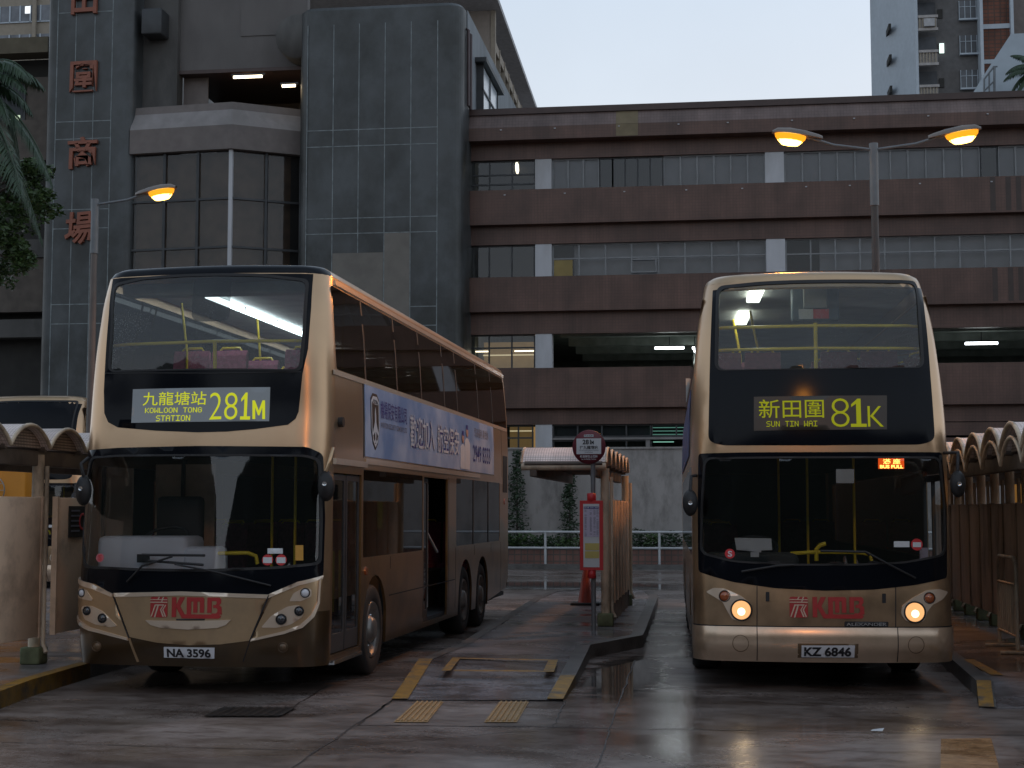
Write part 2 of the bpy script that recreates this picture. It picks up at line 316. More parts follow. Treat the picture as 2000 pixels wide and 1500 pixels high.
class MB:
    """collects vertices and faces, built as one mesh"""
    def __init__(s): s.v = []; s.f = []; s.sm = []
    def add(s, vs, fs, sm=False):
        k = len(s.v); s.v += [tuple(v) for v in vs]; s.f += [tuple(i+k for i in f) for f in fs]; s.sm += [sm]*len(fs); return s
    def box(s, x0, x1, y0, y1, z0, z1, bev=0):
        if bev <= 0:
            return s.add([(x0, y0, z0), (x1, y0, z0), (x1, y1, z0), (x0, y1, z0), (x0, y0, z1), (x1, y0, z1), (x1, y1, z1), (x0, y1, z1)],
                     [(3, 2, 1, 0), (4, 5, 6, 7), (0, 1, 5, 4), (1, 2, 6, 5), (2, 3, 7, 6), (3, 0, 4, 7)])
        bm = bmesh.new(); bmesh.ops.create_cube(bm, size=1)
        for v in bm.verts: v.co = Vector(((x0+x1)/2+v.co.x*(x1-x0), (y0+y1)/2+v.co.y*(y1-y0), (z0+z1)/2+v.co.z*(z1-z0)))
        bmesh.ops.bevel(bm, geom=bm.edges[:], offset=bev, segments=2, affect='EDGES', profile=.5)
        bm.verts.index_update(); s.add([v.co[:] for v in bm.verts], [[v.index for v in f.verts] for f in bm.faces], True); bm.free(); return s
    def tube(s, pts, r, n=10, cap=True):
        pts = [Vector(p) for p in pts]; rs = r if isinstance(r, (list, tuple)) else [r]*len(pts); rings = []
        pu = None
        for i, p in enumerate(pts):
            d = (pts[min(i+1, len(pts)-1)]-pts[max(i-1, 0)]).normalized()
            u = d.orthogonal().normalized() if pu is None else (pu-d*pu.dot(d)).normalized()
            pu = u; v = d.cross(u)
            rings.append([p+(u*math.cos(2*math.pi*k/n)+v*math.sin(2*math.pi*k/n))*rs[i] for k in range(n)])
        vs = [q for rg in rings for q in rg]; fs = []
        for i in range(len(pts)-1):
            for k in range(n): fs.append((i*n+k, i*n+(k+1) % n, (i+1)*n+(k+1) % n, (i+1)*n+k))
        s.add(vs, fs, True)
        if cap: s.add(rings[0], [tuple(range(n))[::-1]]); s.add(rings[-1], [tuple(range(n))])
        return s
    def lathe(s, prof, n=24, M=None):
        """profile (r, z) around z"""
        vs = []; fs = []
        for r_, z_ in prof:
            for k in range(n): vs.append(Vector((r_*math.cos(2*math.pi*k/n), r_*math.sin(2*math.pi*k/n), z_)))
        for i in range(len(prof)-1):
            for k in range(n): fs.append((i*n+k, i*n+(k+1) % n, (i+1)*n+(k+1) % n, (i+1)*n+k))
        if M: vs = [M @ v for v in vs]
        return s.add(vs, fs, True)
    def prism(s, poly, a, b, axis='y'):
        """extrude a 2-D polygon (xz for y, yz for x, xy for z) from a to b"""
        n = len(poly)
        f = {'y': lambda p, t: (p[0], t, p[1]), 'x': lambda p, t: (t, p[0], p[1]), 'z': lambda p, t: (p[0], p[1], t)}[axis]
        s.add([f(p, a) for p in poly]+[f(p, b) for p in poly], [tuple(range(n)), tuple(range(2*n-1, n-1, -1))]+[(i, i+n, (i+1) % n+n, (i+1) % n) for i in range(n)])
        return s
    def quad(s, a, b, c, d): return s.add([a, b, c, d], [(0, 1, 2, 3)])
    def build(s, name, m, parent=None, fixn=True):
        me = bpy.data.meshes.new(name); me.from_pydata(s.v, [], s.f); me.update()
        for p, k in zip(me.polygons, s.sm): p.use_smooth = k
        if fixn:
            bm = bmesh.new(); bm.from_mesh(me); bmesh.ops.recalc_face_normals(bm, faces=bm.faces[:]); bm.to_mesh(me); bm.free()
        return link(name, me, m, parent)

# flat text as 2-D triangles, normalised to the unit box
_tc = {}
def text2d(s, bold=0., bbox=True):
    key = (s, bold)
    if key not in _tc:
        c = bpy.data.curves.new('t', 'FONT'); c.body = s; c.size = 1; c.offset = bold; c.resolution_u = 4
        o = bpy.data.objects.new('t', c); COL.objects.link(o)
        dg = bpy.context.evaluated_depsgraph_get(); me = bpy.data.meshes.new_from_object(o.evaluated_get(dg))
        v = [(a.co.x, a.co.y) for a in me.vertices]; f = [tuple(p.vertices) for p in me.polygons]
        bpy.data.objects.remove(o); bpy.data.curves.remove(c); bpy.data.meshes.remove(me)
        x0 = min(a[0] for a in v); x1 = max(a[0] for a in v); y0 = min(a[1] for a in v); y1 = max(a[1] for a in v)
        _tc[key] = ([((a-x0)/(x1-x0), (b-y0)/(y1-y0)) for a, b in v], f)
    return _tc[key]
def text_plane(name, s, O, U, V, m, parent=None, bold=0., th=.002):
    """text on the parallelogram O, O+U, O+V"""
    v, f = text2d(s, bold); O, U, V = Vector(O), Vector(U), Vector(V); N = U.cross(V).normalized()*th
    mb = MB(); mb.add([O+U*a+V*b+N for a, b in v], f); return mb.build(name, m, parent, fixn=False)

def pip(p, poly):
    x, y = p; c = False; j = len(poly)-1
    for i in range(len(poly)):
        xi, yi = poly[i]; xj, yj = poly[j]
        if (yi > y) != (yj > y) and x < (xj-xi)*(y-yi)/(yj-yi)+xi: c = not c
        j = i
    return c
def dens(poly, st):
    out = []
    for i in range(len(poly)):
        a = poly[i]; b = poly[(i+1) % len(poly)]; n = max(1, int(math.hypot(b[0]-a[0], b[1]-a[1])/st))
        out += [(a[0]+(b[0]-a[0])*k/n, a[1]+(b[1]-a[1])*k/n) for k in range(n)]
    return out
def rnd(poly, r, n=5):
    """round the corners of a closed polygon"""
    out = []; N = len(poly)
    for i in range(N):
        p = Vector(poly[i]); a = Vector(poly[i-1]); b = Vector(poly[(i+1) % N]); rr = r[i] if isinstance(r, (list, tuple)) else r
        la = (a-p).length; lb = (b-p).length; t = min(rr, la*.48, lb*.48)
        if t < 1e-6: out.append(tuple(p)); continue
        s0 = p+(a-p)*(t/la); s1 = p+(b-p)*(t/lb)
        for k in range(n+1):
            q = k/n; out.append(tuple(s0*(1-q)**2+p*2*q*(1-q)+s1*q*q))
    return out
def circ(cx, cy, r, n=24, ry=None): return [(cx+r*math.cos(2*math.pi*k/n), cy+(ry or r)*math.sin(2*math.pi*k/n)) for k in range(n)]
def patch(name, outline, mapf, m, parent=None, holes=(), off=0., th=.012, st=.08, rim=True):
    """a panel lying on a curved surface: outline and holes in surface coordinates"""
    ol = dens(outline, st); hs = [dens(h, st) for h in holes]
    pts = []; edges = []
    for lp in [ol]+hs:
        k = len(pts); pts += lp; edges += [(k+i, k+(i+1) % len(lp)) for i in range(len(lp))]
    x0 = min(p[0] for p in ol); x1 = max(p[0] for p in ol); y0 = min(p[1] for p in ol); y1 = max(p[1] for p in ol)
    nx = int((x1-x0)/st); ny = int((y1-y0)/st)
    for i in range(1, nx+1):
        for j in range(1, ny+1):
            p = (x0+(x1-x0)*(i-.5)/nx, y0+(y1-y0)*(j-.5)/ny)
            if pip(p, ol) and not any(pip(p, h) for h in hs):
                if all((p[0]-q[0])**2+(p[1]-q[1])**2 > (st*.3)**2 for q in pts[:len(ol)+sum(len(h) for h in hs)]): pts.append(p)
    V, E_, F_, *_ = geometry.delaunay_2d_cdt([Vector(p) for p in pts], edges, [], 0, 1e-6)
    F2 = []
    for f in F_:
        c = ((V[f[0]].x+V[f[1]].x+V[f[2]].x)/3, (V[f[0]].y+V[f[1]].y+V[f[2]].y)/3)
        if pip(c, ol) and not any(pip(c, h) for h in hs): F2.append(tuple(f))
    h = .004; P3 = []; Nn = []
    for v in V:
        p = mapf(v.x, v.y); du = mapf(v.x+h, v.y)-mapf(v.x-h, v.y); dv = mapf(v.x, v.y+h)-mapf(v.x, v.y-h)
        nn = du.cross(dv); nn = nn.normalized() if nn.length > 1e-9 else Vector((0, -1, 0)); P3.append(p+nn*off); Nn.append(nn)
    mb = MB(); mb.add(P3, F2, True)
    if rim and th > 0:
        cnt = {}
        for f in F2:
            for a, b in ((f[0], f[1]), (f[1], f[2]), (f[2], f[0])): cnt.setdefault((min(a, b), max(a, b)), []).append((a, b))
        for k, q in cnt.items():
            if len(q) == 1:
                a, b = q[0]; mb.add([P3[b], P3[a], P3[a]-Nn[a]*th, P3[b]-Nn[b]*th], [(0, 1, 2, 3)])
    return mb.build(name, m, parent, fixn=False)
def text_on(name, s, box, mapf, m, parent, off, bold=0.):
    """text laid on a curved surface; box = (u0, v0, u1, v1)"""
    v, f = text2d(s, bold); u0, v0, u1, v1 = box; h = .004; vs = []
    for a, b in v:
        U = u0+(u1-u0)*a; W = v0+(v1-v0)*b; p = mapf(U, W); nn = (mapf(U+h, W)-mapf(U-h, W)).cross(mapf(U, W+h)-mapf(U, W-h)).normalized(); vs.append(p+nn*off)
    mb = MB(); mb.add(vs, f); return mb.build(name, m, parent, fixn=False)
def interp(t, z):
    if z <= t[0][0]: return t[0][1]
    for (a, p), (b, q) in zip(t, t[1:]):
        if z <= b: return p+(q-p)*(z-a)/(b-a)
    return t[-1][1]
def smooth_table(t, s=.12):
    z0, z1 = t[0][0], t[-1][0]; n = int((z1-z0)/.04)+1; out = []
    for i in range(n+1):
        z = z0+(z1-z0)*i/n; out.append((z, sum(interp(t, z+d*s/3) for d in (-3, -2, -1, 0, 1, 2, 3))/7))
    return out

DOT = {'K': '10001 10010 10100 11000 10100 10010 10001', 'O': '01110 10001 10001 10001 10001 10001 01110', 'W': '10001 10001 10001 10101 10101 11011 10001', 'L': '10000 10000 10000 10000 10000 10000 11111',
       'N': '10001 11001 11001 10101 10011 10011 10001', 'T': '11111 00100 00100 00100 00100 00100 00100', 'G': '01110 10001 10000 10111 10001 10001 01110', 'S': '01111 10000 10000 01110 00001 00001 11110',
       'A': '01110 10001 10001 11111 10001 10001 10001', 'I': '11111 00100 00100 00100 00100 00100 11111', 'U': '10001 10001 10001 10001 10001 10001 01110', ' ': '00000 ' * 7}
def dot_text(name, s, box, mapf, m, parent, off):
    """bus display lettering set out on a 5 x 7 dot grid, as one mesh"""
    u0, v0, u1, v1 = box; W = 6*len(s)-1; mb = MB(); h = .004
    for i, ch in enumerate(s):
        for r_, row in enumerate(DOT[ch].split()):
            for c_, b in enumerate(row):
                if b == '1':
                    x = i*6+c_; q = []
                    for a, d in ((0, 0), (1, 0), (1, 1), (0, 1)):
                        U = u0+(u1-u0)*(x+a)/W; V = v1-(v1-v0)*(r_+1-d)/7; q.append(mapf(U, V)+Vector((0, -off, 0)))
                    mb.add(q, [(0, 1, 2, 3)])
    return mb.build(name, m, parent, fixn=False)

# ------------------------------------------------------------------ bus geometry
class Bus:
    """body surface of a bus: x across, y back from the front, z up; the front wraps round two corner arcs"""
    def __init__(s, x, y, a, zy, zw, zr, b):
        s.p = Vector((x, y, 0)); s.a = a; s.b = b
        s.zy, s.zw, s.zr = smooth_table(zy, .10), smooth_table(zw, .2), zr
        s.Rw = Matrix.Rotation(-a, 3, 'Z'); s.Rl = Matrix.Rotation(a, 3, 'Z'); s.O = s.Rl @ (CO-s.p)
    def w(s, z): return interp(s.zw, z)
    def y0(s, z): return interp(s.zy, z)
    def r(s, z): return interp(s.zr, z)
    def yb(s, z): return s.y0(z)+s.b+s.r(z)          # where the corner arc meets the side
    def umax(s, z): return s.w(z)-s.r(z)+s.r(z)*math.pi/2
    def front(s, u, z):
        w_, y0, r = s.w(z), s.y0(z), s.r(z); a = abs(u); sg = 1 if u >= 0 else -1; f = w_-r
        if a < f: return Vector((u, y0+s.b*(a/f)**2, z))
        t = (a-f)/r
        if t < math.pi/2: return Vector((sg*(f+r*math.sin(t)), y0+s.b+r*(1-math.cos(t)), z))
        return Vector((sg*w_, y0+s.b+r+(a-f-r*math.pi/2), z))
    def side(s, y, z): return Vector((s.w(z), y, z))
    def sideL(s, q, z): return Vector((-s.w(z), -q, z))
    def lray(s, px, py): return s.Rl @ ray(px, py)
    def fpx(s, px, py):
        d = s.lray(px, py); yy = .2; x = z = 0
        for i in range(30):
            P = s.O+d*((yy-s.O.y)/d.y); z = min(max(P.z, .2), s.zw[-1][0]); w_ = s.w(z); x = max(-w_*.999, min(w_*.999, P.x))
            r = s.r(z); f = w_-r; ax = abs(x)
            y2 = s.y0(z)+s.b*(min(ax, f)/f)**2 + (r*(1-math.sqrt(max(0, 1-((ax-f)/r)**2))) if ax > f else 0)
            yy += (y2-yy)*.7
        u = ax if ax < f else f+r*math.asin(min(1, (ax-f)/r))
        return (u if x >= 0 else -u, z)
    def F(s, pts): return [s.fpx(*p) for p in pts]
    def spx(s, px, py):
        d = s.lray(px, py); z = 2
        for i in range(8):
            P = s.O+d*((s.w(z)-s.O.x)/d.x); z = min(max(P.z, .2), s.zw[-1][0])
        return (P.y, z)
    def ipx(s, px, py, y):
        d = s.lray(px, py); return s.O+d*((y-s.O.y)/d.y)
    def fbox(s, x0, y0, x1, y1):
        """image box to (u0, z0, u1, z1) on the front"""
        a = s.fpx(x0, y1); c = s.fpx(x1, y0); return (a[0], a[1], c[0], c[1])
BL = Bus(-4.952, 14.127, .0151,
         [(.25, .06), (.45, 0), (1.0, 0), (1.3, .03), (2.4, .12), (2.7, .16), (3.3, .20), (3.8, .27), (4.0, .32), (4.08, .37)],
         [(.2, 1.23), (.6, 1.25), (2.7, 1.25), (3.3, 1.225), (3.9, 1.18), (4.08, 1.14)], [(.25, .3), (2.6, .3), (4.08, .27)], .09)
BR = Bus(1.0095, 15.1416, -.031,
         [(.22, .10), (.4, .02), (.8, 0), (1.2, .02), (2.5, .08), (3.0, .14), (3.6, .24), (3.9, .32), (4.0, .38), (4.06, .46)],
         [(.2, 1.24), (.6, 1.25), (2.6, 1.25), (3.3, 1.21), (3.8, 1.15), (4.06, 1.08)], [(.25, .28), (2.6, .28), (4.06, .34)], .09)

def twotone(name, lo, hi, zs):
    m = mat(name, hi, .30, .75, var=.06, vscale=2, coat=.35, bump=.03, bscale=160); n = m.node_tree; b = n.nodes['Principled BSDF']
    src = b.inputs['Base Color'].links[0].from_socket
    t = n.nodes.new('ShaderNodeTexCoord'); s = n.nodes.new('ShaderNodeSeparateXYZ'); g = n.nodes.new('ShaderNodeMath'); g.operation = 'LESS_THAN'; g.inputs[1].default_value = zs
    x = n.nodes.new('ShaderNodeMixRGB'); x.inputs[2].default_value = (*lo, 1)
    l = n.links.new; l(t.outputs['Object'], s.inputs[0]); l(s.outputs['Z'], g.inputs[0]); l(g.outputs[0], x.inputs[0]); l(src, x.inputs[1])
    # road dirt thrown up on the skirt
    nn = n.nodes.new('ShaderNodeTexNoise'); nn.inputs['Scale'].default_value = 3; nn.inputs['Detail'].default_value = 7; l(t.outputs['Object'], nn.inputs['Vector'])
    ml = n.nodes.new('ShaderNodeMath'); ml.operation = 'MULTIPLY_ADD'; ml.inputs[1].default_value = -.7; l(s.outputs['Z'], ml.inputs[0]); l(nn.outputs['Fac'], ml.inputs[2])
    mr = n.nodes.new('ShaderNodeMapRange'); mr.inputs['From Min'].default_value = -.3; mr.inputs['From Max'].default_value = .25; mr.inputs['To Max'].default_value = .75; l(ml.outputs[0], mr.inputs[0])
    y = n.nodes.new('ShaderNodeMixRGB'); y.inputs[2].default_value = (.06, .045, .03, 1); l(mr.outputs[0], y.inputs[0]); l(x.outputs[0], y.inputs[1])
    l(y.outputs[0], b.inputs['Base Color']); return m
TS = twotone('side_paint', (.36, .20, .08), (.52, .345, .205), 2.19)
TT = twotone('two_tone_paint', (.14, .08, .035), (.54, .36, .215), .80)
T1 = twotone('single_tone_paint', (.52, .345, .205), (.54, .36, .215), .2)

def ring_roof(B, Lg, zt, m, parent, name='roof', front_m=None):
    loop = []; um = B.umax(zt)
    for i in range(41): loop.append(B.front(-um+2*um*i/40, zt))
    yf = loop[-1].y; w_ = B.w(zt)
    loop += [Vector((w_, yf+(Lg-yf)*k/20, zt)) for k in range(1, 20)]
    loop += [Vector((w_*math.cos(math.pi*k/24)**.35 if k < 12 else (-w_*(-math.cos(math.pi*k/24))**.35 if k > 12 else 0), Lg+.0*k, zt)) for k in range(0, 25)]
    loop += [Vector((-w_, Lg+(yf-Lg)*k/20, zt)) for k in range(1, 20)]
    n = len(loop); c = Lg/2+.2; vs = []; fs = []; yfr = yf
    rings = [(0, 0), (.025, .05), (.08, .088), (.22, .115), (.55, .13), (.95, .135)]
    for d, h in rings: vs += [Vector((p.x*(1-d/w_), c+(p.y-c)*(1-d/(Lg/2)), zt+h)) for p in loop]
    for k in range(len(rings)-1): fs += [(k*n+i, k*n+(i+1) % n, (k+1)*n+(i+1) % n, (k+1)*n+i) for i in range(n)]
    k = (len(rings)-1)*n; fs.append(tuple(range(k, k+n)))
    if front_m is None: mb = MB(); mb.add(vs, fs, True); return mb.build(name, m, parent)
    cap = [f for f in fs if len(f) == 4 and sum(vs[i].y for i in f)/4 < yf-.02]; rest = [f for f in fs if f not in cap]
    mb = MB(); mb.add(vs, cap, True); o = mb.build('roof_front_cap', front_m, parent); o.data.flip_normals() if False else None
    mb = MB(); mb.add(vs, rest, True); return mb.build(name, m, parent)

def rect(a, b, c, d, r=0): 
    p = [(a, b), (c, b), (c, d), (a, d)]; return rnd(p, r) if r else p
def body_side(B, root, sgn, zt, Lg, holes, wheels, m, name='body_side'):
    zb = .30; ar = .55; pts = []
    for i in range(17):
        z = zb+(zt-zb)*i/16; pts.append((B.yb(z), z))
    pts += [(Lg, zt), (Lg, .62), (Lg-.25, .46)]; pts.append((wheels[-1]+ar*.95, zb+.05))
    for yc in reversed(wheels):
        for k in range(13):
            t = math.pi*k/12; pts.append((yc+ar*math.cos(t), .50+.56*math.sin(t) if 0 < k < 12 else zb))
    mp = B.side if sgn > 0 else B.sideL; f = (lambda q: q) if sgn > 0 else (lambda q: [(-a, b) for a, b in q][::-1])
    return patch(name, f(pts), mp, m, root, [f(h) for h in holes], 0, .03, .3)
def side_patch(B, sgn, name, pts, m, parent, off=0, th=.01, holes=(), st=.3, rim=True):
    mp = B.side if sgn > 0 else B.sideL; f = (lambda q: q) if sgn > 0 else (lambda q: [(-a, b) for a, b in q][::-1])
    return patch(name, f(pts), mp, m, parent, [f(h) for h in holes], off, th, st, rim)
def wheel(root, x, y, sgn):
    M = Matrix.Translation((x, y, .48)) @ Matrix.Rotation(sgn*math.pi/2, 4, 'Y')
    t = MB().lathe([(.29, .0), (.33, .03), (.44, .03), (.475, 0), (.48, -.06), (.48, -.24), (.44, -.28), (.29, -.28)], 36, M).build('wheel', TYRE, root)
    MB().lathe([(.30, .01), (.285, .035), (.27, .0), (.20, -.05), (.15, -.04), (.13, .02), (.10, .05), (.0, .055)], 32, M).build('rim', RIM, t)
    nb = MB()
    for k in range(10):
        a = 2*math.pi*k/10; Mb = M @ Matrix.Translation((.175*math.cos(a), .175*math.sin(a), -.045)); nb.lathe([(.014, 0), (.014, .03), (0, .032)], 8, Mb)
    nb.build('wheel_nuts', CHROME, t); return t

LOGO = {  # traced in a 580 x 160 frame, y down
 'k': [(178, 5), (214, 5), (214, 62), (243, 5), (284, 5), (247, 72), (282, 130), (560, 130), (575, 142), (566, 156), (556, 160), (262, 160), (214, 80), (214, 152), (178, 152)],
 'm': [(300, 130), (300, 5), (430, 5), (440, 14), (440, 118), (405, 118), (405, 36), (386, 36), (386, 118), (353, 118), (353, 36), (336, 36), (336, 130)],
 'b': [(465, 118), (465, 5), (560, 5), (574, 20), (574, 46), (560, 62), (578, 78), (580, 130), (500, 130), (500, 122), (535, 122), (546, 110), (546, 92), (535, 82), (512, 82), (512, 60), (532, 60), (540, 50), (540, 36), (532, 32), (500, 32), (500, 118)],
}
def logo(B, box, parent, off=.012):
    u0, v0, u1, v1 = box; T = lambda p: (u0+(u1-u0)*p[0]/580, v1-(v1-v0)*p[1]/160)
    root = patch('operator_logo', [T(p) for p in rnd([(0, 5), (142, 5), (142, 155), (0, 155)], 18)], B.front, RED, parent, (), off, .004, .06)
    for s in [[(0, 22), (142, 22), (142, 28), (0, 28)], [(0, 40), (142, 40), (142, 48), (0, 48)], [(58, 24), (70, 4), (80, 4), (68, 24)], [(88, 44), (104, 4), (114, 4), (98, 44)],
              [(38, 60), (50, 60), (14, 150), (4, 150)], [(62, 60), (74, 60), (44, 155), (32, 155)], [(38, 60), (118, 60), (112, 68), (36, 68)], [(104, 68), (114, 62), (92, 100), (82, 100)],
              [(82, 98), (92, 98), (116, 150), (104, 150)], [(124, 62), (134, 62), (110, 100), (100, 100)], [(100, 98), (110, 98), (134, 148), (124, 152)]]:
        patch('logo_stripe', [T(p) for p in s], B.front, GOLDL, root, (), off+.003, .003, .06)
    for k in 'kmb': patch('logo_letter', [T(p) for p in LOGO[k]], B.front, RED, root, (), off, .004, .06)
    return root
def lamp_round(B, px, py, rpx, parent, name, m, off=.012, core=None, ringm=CHROME):
    u, z = B.fpx(px, py); r = rpx/(FPX/(B.p.y+.1))
    c = B.front(u, z); h = .01; nn = (B.front(u+h, z)-B.front(u-h, z)).cross(B.front(u, z+h)-B.front(u, z-h)).normalized()
    nn = (nn+Vector((0, -1, 0))*1.5).normalized(); M = Matrix.Translation(c+nn*off) @ nn.to_track_quat('Z', 'Y').to_matrix().to_4x4()
    o = MB().lathe([(r*1.16, -.02), (r*1.16, .006), (r*1.04, .012), (r*.98, .002), (r*.98, -.02)], 28, M).build(name, ringm, parent)
    MB().lathe([(r, .0), (r*.8, .010), (r*.5, .016), (0, .019)], 28, M).build('lens', m, o)
    if core:
        MB().lathe([(r*.42, .018), (r*.3, .028), (0, .032)], 16, M @ Matrix.Translation((0, -r*.15, 0))).build('bulb', core, o)
    return o
def seat(parent, x, y, z, m):
    b = MB(); b.box(x-.21, x+.21, y, y+.42, z+.36, z+.46, .03)
    prof = [(y+.40, z+.42), (y+.47, z+1.02), (y+.50, z+1.08), (y+.55, z+1.06), (y+.50, z+.40)]
    b.prism(prof, x-.20, x+.20, 'x'); s = b.build('seat', m, parent)
    MB().tube([(x-.14, y+.53, z+1.05), (x-.10, y+.54, z+1.11), (x+.10, y+.54, z+1.11), (x+.14, y+.53, z+1.05)], .014, 8).build('grab_handle', YRAIL, s)
    return s
def interior(B, root, Lg, seatm, strip, wallm):
    w1 = 1.19
    MB().box(-w1, w1, .75, Lg-.1, 2.38, 2.44).box(-w1, w1, .55, Lg-.1, .34, .40).build('floor', INTD, root)
    MB().box(-1.08, 1.08, .95, Lg-.2, 4.05, 4.065).build('ceiling_panel', wallm, root)
    MB().box(-w1, -w1+.02, .7, Lg-.1, 2.44, 3.12).box(w1-.02, w1, .7, Lg-.1, 2.44, 3.12).box(-w1+.02, w1-.02, Lg-.12, Lg-.1, 2.44, 4.04).build('upper_lining', wallm, root)
    MB().box(-w1, -w1+.02, .6, Lg-.1, .40, 1.2).box(-w1+.02, w1-.02, Lg-.32, Lg-.3, .40, 2.37).build('lower_lining', INTD, root)
    for k in range(7):
        for x in (-.86, -.42, .42, .86): seat(root, x, 1.75+k*1.15, 2.44, seatm)
    for k in range(5):
        for x in (-.86, .42, .86):
          if x < 0 or not 3.9 < 4.2+k*1.1 < 8.4: seat(root, x, 4.2+k*1.1 if x > 0 else 3.2+k*1.2, .5, seatm)

# ================================================================== LEFT BUS
def left_bus():
    B = BL; Lg = 11.8; zt = 4.08; WH = [2.24, 7.75, 9.2]
    root = empty('double_decker_bus', (B.p.x, B.p.y, 0), -B.a, 'gold double decker bus showing 281M, with a sky blue advertisement on its side', 'bus', 'double decker buses')
    z1 = lambda X, Y: B.fpx(140+X*.27328, 490+Y*.27328); z2 = lambda X, Y: B.fpx(140+X*.30668, 860+Y*.30668); z8 = lambda X, Y: B.fpx(140+X*.26, 1100+Y*.26)
    P1 = lambda L_, r=0: rnd([z1(*p) for p in L_], r) if r else [z1(*p) for p in L_]
    P2 = lambda L_, r=0: rnd([z2(*p) for p in L_], r) if r else [z2(*p) for p in L_]
    P8 = lambda L_, r=0: rnd([z8(*p) for p in L_], r) if r else [z8(*p) for p in L_]
    mask = [(300, 140), (500, 104), (800, 82), (1100, 74), (1400, 80), (1728, 102), (1712, 400), (1690, 700), (1650, 880), (1622, 1150), (1600, 1200), (1545, 1243), (1300, 1275), (1100, 1292), (900, 1297), (600, 1285), (330, 1262), (262, 1225), (235, 1160), (232, 1000), (245, 750), (268, 450)]
    mk = [z1(*p) for p in mask]; mk = [(a, min(b, 4.07)) for a, b in mk]; mkh = [(a*.995, min(b, 4.055)) for a, b in mk]
    win = rnd([z1(*p) for p in [(305, 240), (500, 190), (800, 158), (1050, 150), (1350, 165), (1700, 205), (1672, 600), (1648, 858), (1000, 852), (500, 860), (262, 868), (280, 600)]], .07)
    sur = rnd([z2(*p) for p in [(95, 75), (300, 48), (800, 36), (1500, 42), (1600, 90), (1612, 500), (1600, 865), (1285, 985), (1255, 990), (900, 968), (500, 970), (265, 980), (55, 880), (62, 500)]], .05)
    wsh = rnd([z2(*p) for p in [(125, 105), (300, 92), (800, 88), (1500, 92), (1585, 120), (1596, 500), (1588, 790), (1300, 820), (850, 838), (450, 832), (80, 812), (78, 500)]], .07)
    um = lambda z: B.umax(z)
    out = [(-um(z), z) for z in [.28+.2*i for i in range(19)]]+[(-um(zt), zt), (um(zt), zt)]+[(um(z), z) for z in [.28+.2*i for i in range(19)][::-1]]
    patch('body_front', out, B.front, TT, root, [mkh, sur], 0, .03, .09)
    mko = patch('upper_window_surround', mk, B.front, BLACKG, root, [win], .005, .035, .09)
    g = patch('upper_windscreen', win, B.front, GLASSU, root, (), .001, 0, .09, rim=False)
    patch('window_seal', win, B.front, RUBBER, g, [[(sum(p[0] for p in win)/len(win)*.03+q[0]*.97, (q[1]-3.45)*.955+3.45) for q in win]], .009, .02, .1)
    so_ = patch('windscreen_surround', sur, B.front, BLACKG, root, [wsh], .006, .035, .09)
    g2 = patch('windscreen', wsh, B.front, GLASSW, root, (), .001, 0, .09, rim=False)
    patch('window_seal', wsh, B.front, RUBBER, g2, [[(q[0]*.975, (q[1]-1.8)*.96+1.8) for q in wsh]], .010, .02, .1)
    # seam strips on the mask
    patch('display_seam', [z1(*p) for p in [(240, 872), (1000, 872), (1640, 862), (1640, 868), (1000, 878), (240, 878)]], B.front, RUBBER, mko, (), .011, .004, .1)
    # destination display
    d = patch('destination_display', [z1(*p) for p in [(442, 990), (1420, 975), (1412, 1218), (430, 1230)]], B.front, LCDL, root, (), .012, .01, .1)
    def T(s, X0, Y0, X1, Y1, m=DOTL, bold=0.): text_on('display_lettering', s, (*z1(X0, Y1), *z1(X1, Y0)), B.front, m, d, .016, bold)
    T('九龍塘站', 512, 1005, 968, 1108, bold=.003); dot_text('display_lettering', 'KOWLOON TONG', (*z1(528, 1160), *z1(936, 1118)), B.front, DOTL, d, .017); dot_text('display_lettering', 'STATION', (*z1(606, 1218), *z1(852, 1174)), B.front, DOTL, d, .017)
    T('2', 985, 1014, 1080, 1208, bold=-.012); T('8', 1090, 1014, 1192, 1208, bold=-.012); patch('display_lettering', [z1(1294+90*a, 1204-134*b) for a, b in [(0, 0), (.22, 0), (.22, .62), (.44, .2), (.56, .2), (.78, .62), (.78, 0), (1, 0), (1, 1), (.80, 1), (.5, .46), (.2, 1), (0, 1)]], B.front, DOTL, d, (), .016, 0, .05, rim=False)
    def one(B, d, zf, X0, Y0, X1, Y1, m):
        a = zf(X0, Y1); c = zf(X1, Y0); q = lambda x, y: (a[0]+(c[0]-a[0])*x, a[1]+(c[1]-a[1])*y)
        patch('display_lettering', [q(*p) for p in [(0, 0), (1, 0), (1, .12), (.66, .12), (.66, 1), (.46, 1), (.05, .78), (.05, .66), (.36, .78), (.36, .12), (0, .12)]], B.front, m, d, (), .016, 0, .05, rim=False)
    one(B, d, z1, 1205, 1014, 1285, 1208, DOTL)
    # grille panel, white lip, handle, clusters
    gp = patch('front_flap', P2([(272, 978), (700, 968), (1256, 988), (1195, 1130), (1132, 1275), (950, 1298), (750, 1304), (550, 1288), (372, 1252), (320, 1110)]), B.front, GOLD, root, (), .012, .014, .09)
    patch('trim_lip', P2([(272, 972), (700, 962), (1258, 982), (1250, 1006), (700, 988), (278, 998)]), B.front, GOLDL, gp, (), .022, .02, .09)
    patch('pull_handle', P2([(478, 1145), (760, 1150), (1017, 1143), (985, 1175), (930, 1194), (750, 1204), (570, 1192), (510, 1175)]), B.front, GOLDL, gp, (), .030, .025, .06)
    patch('handle_recess', P2([(670, 1136), (850, 1136), (850, 1146), (670, 1146)]), B.front, INK, gp, (), .018, .01, .06)
    logo(B, (*z2(505, 1130), *z2(960, 996)), gp, .018)
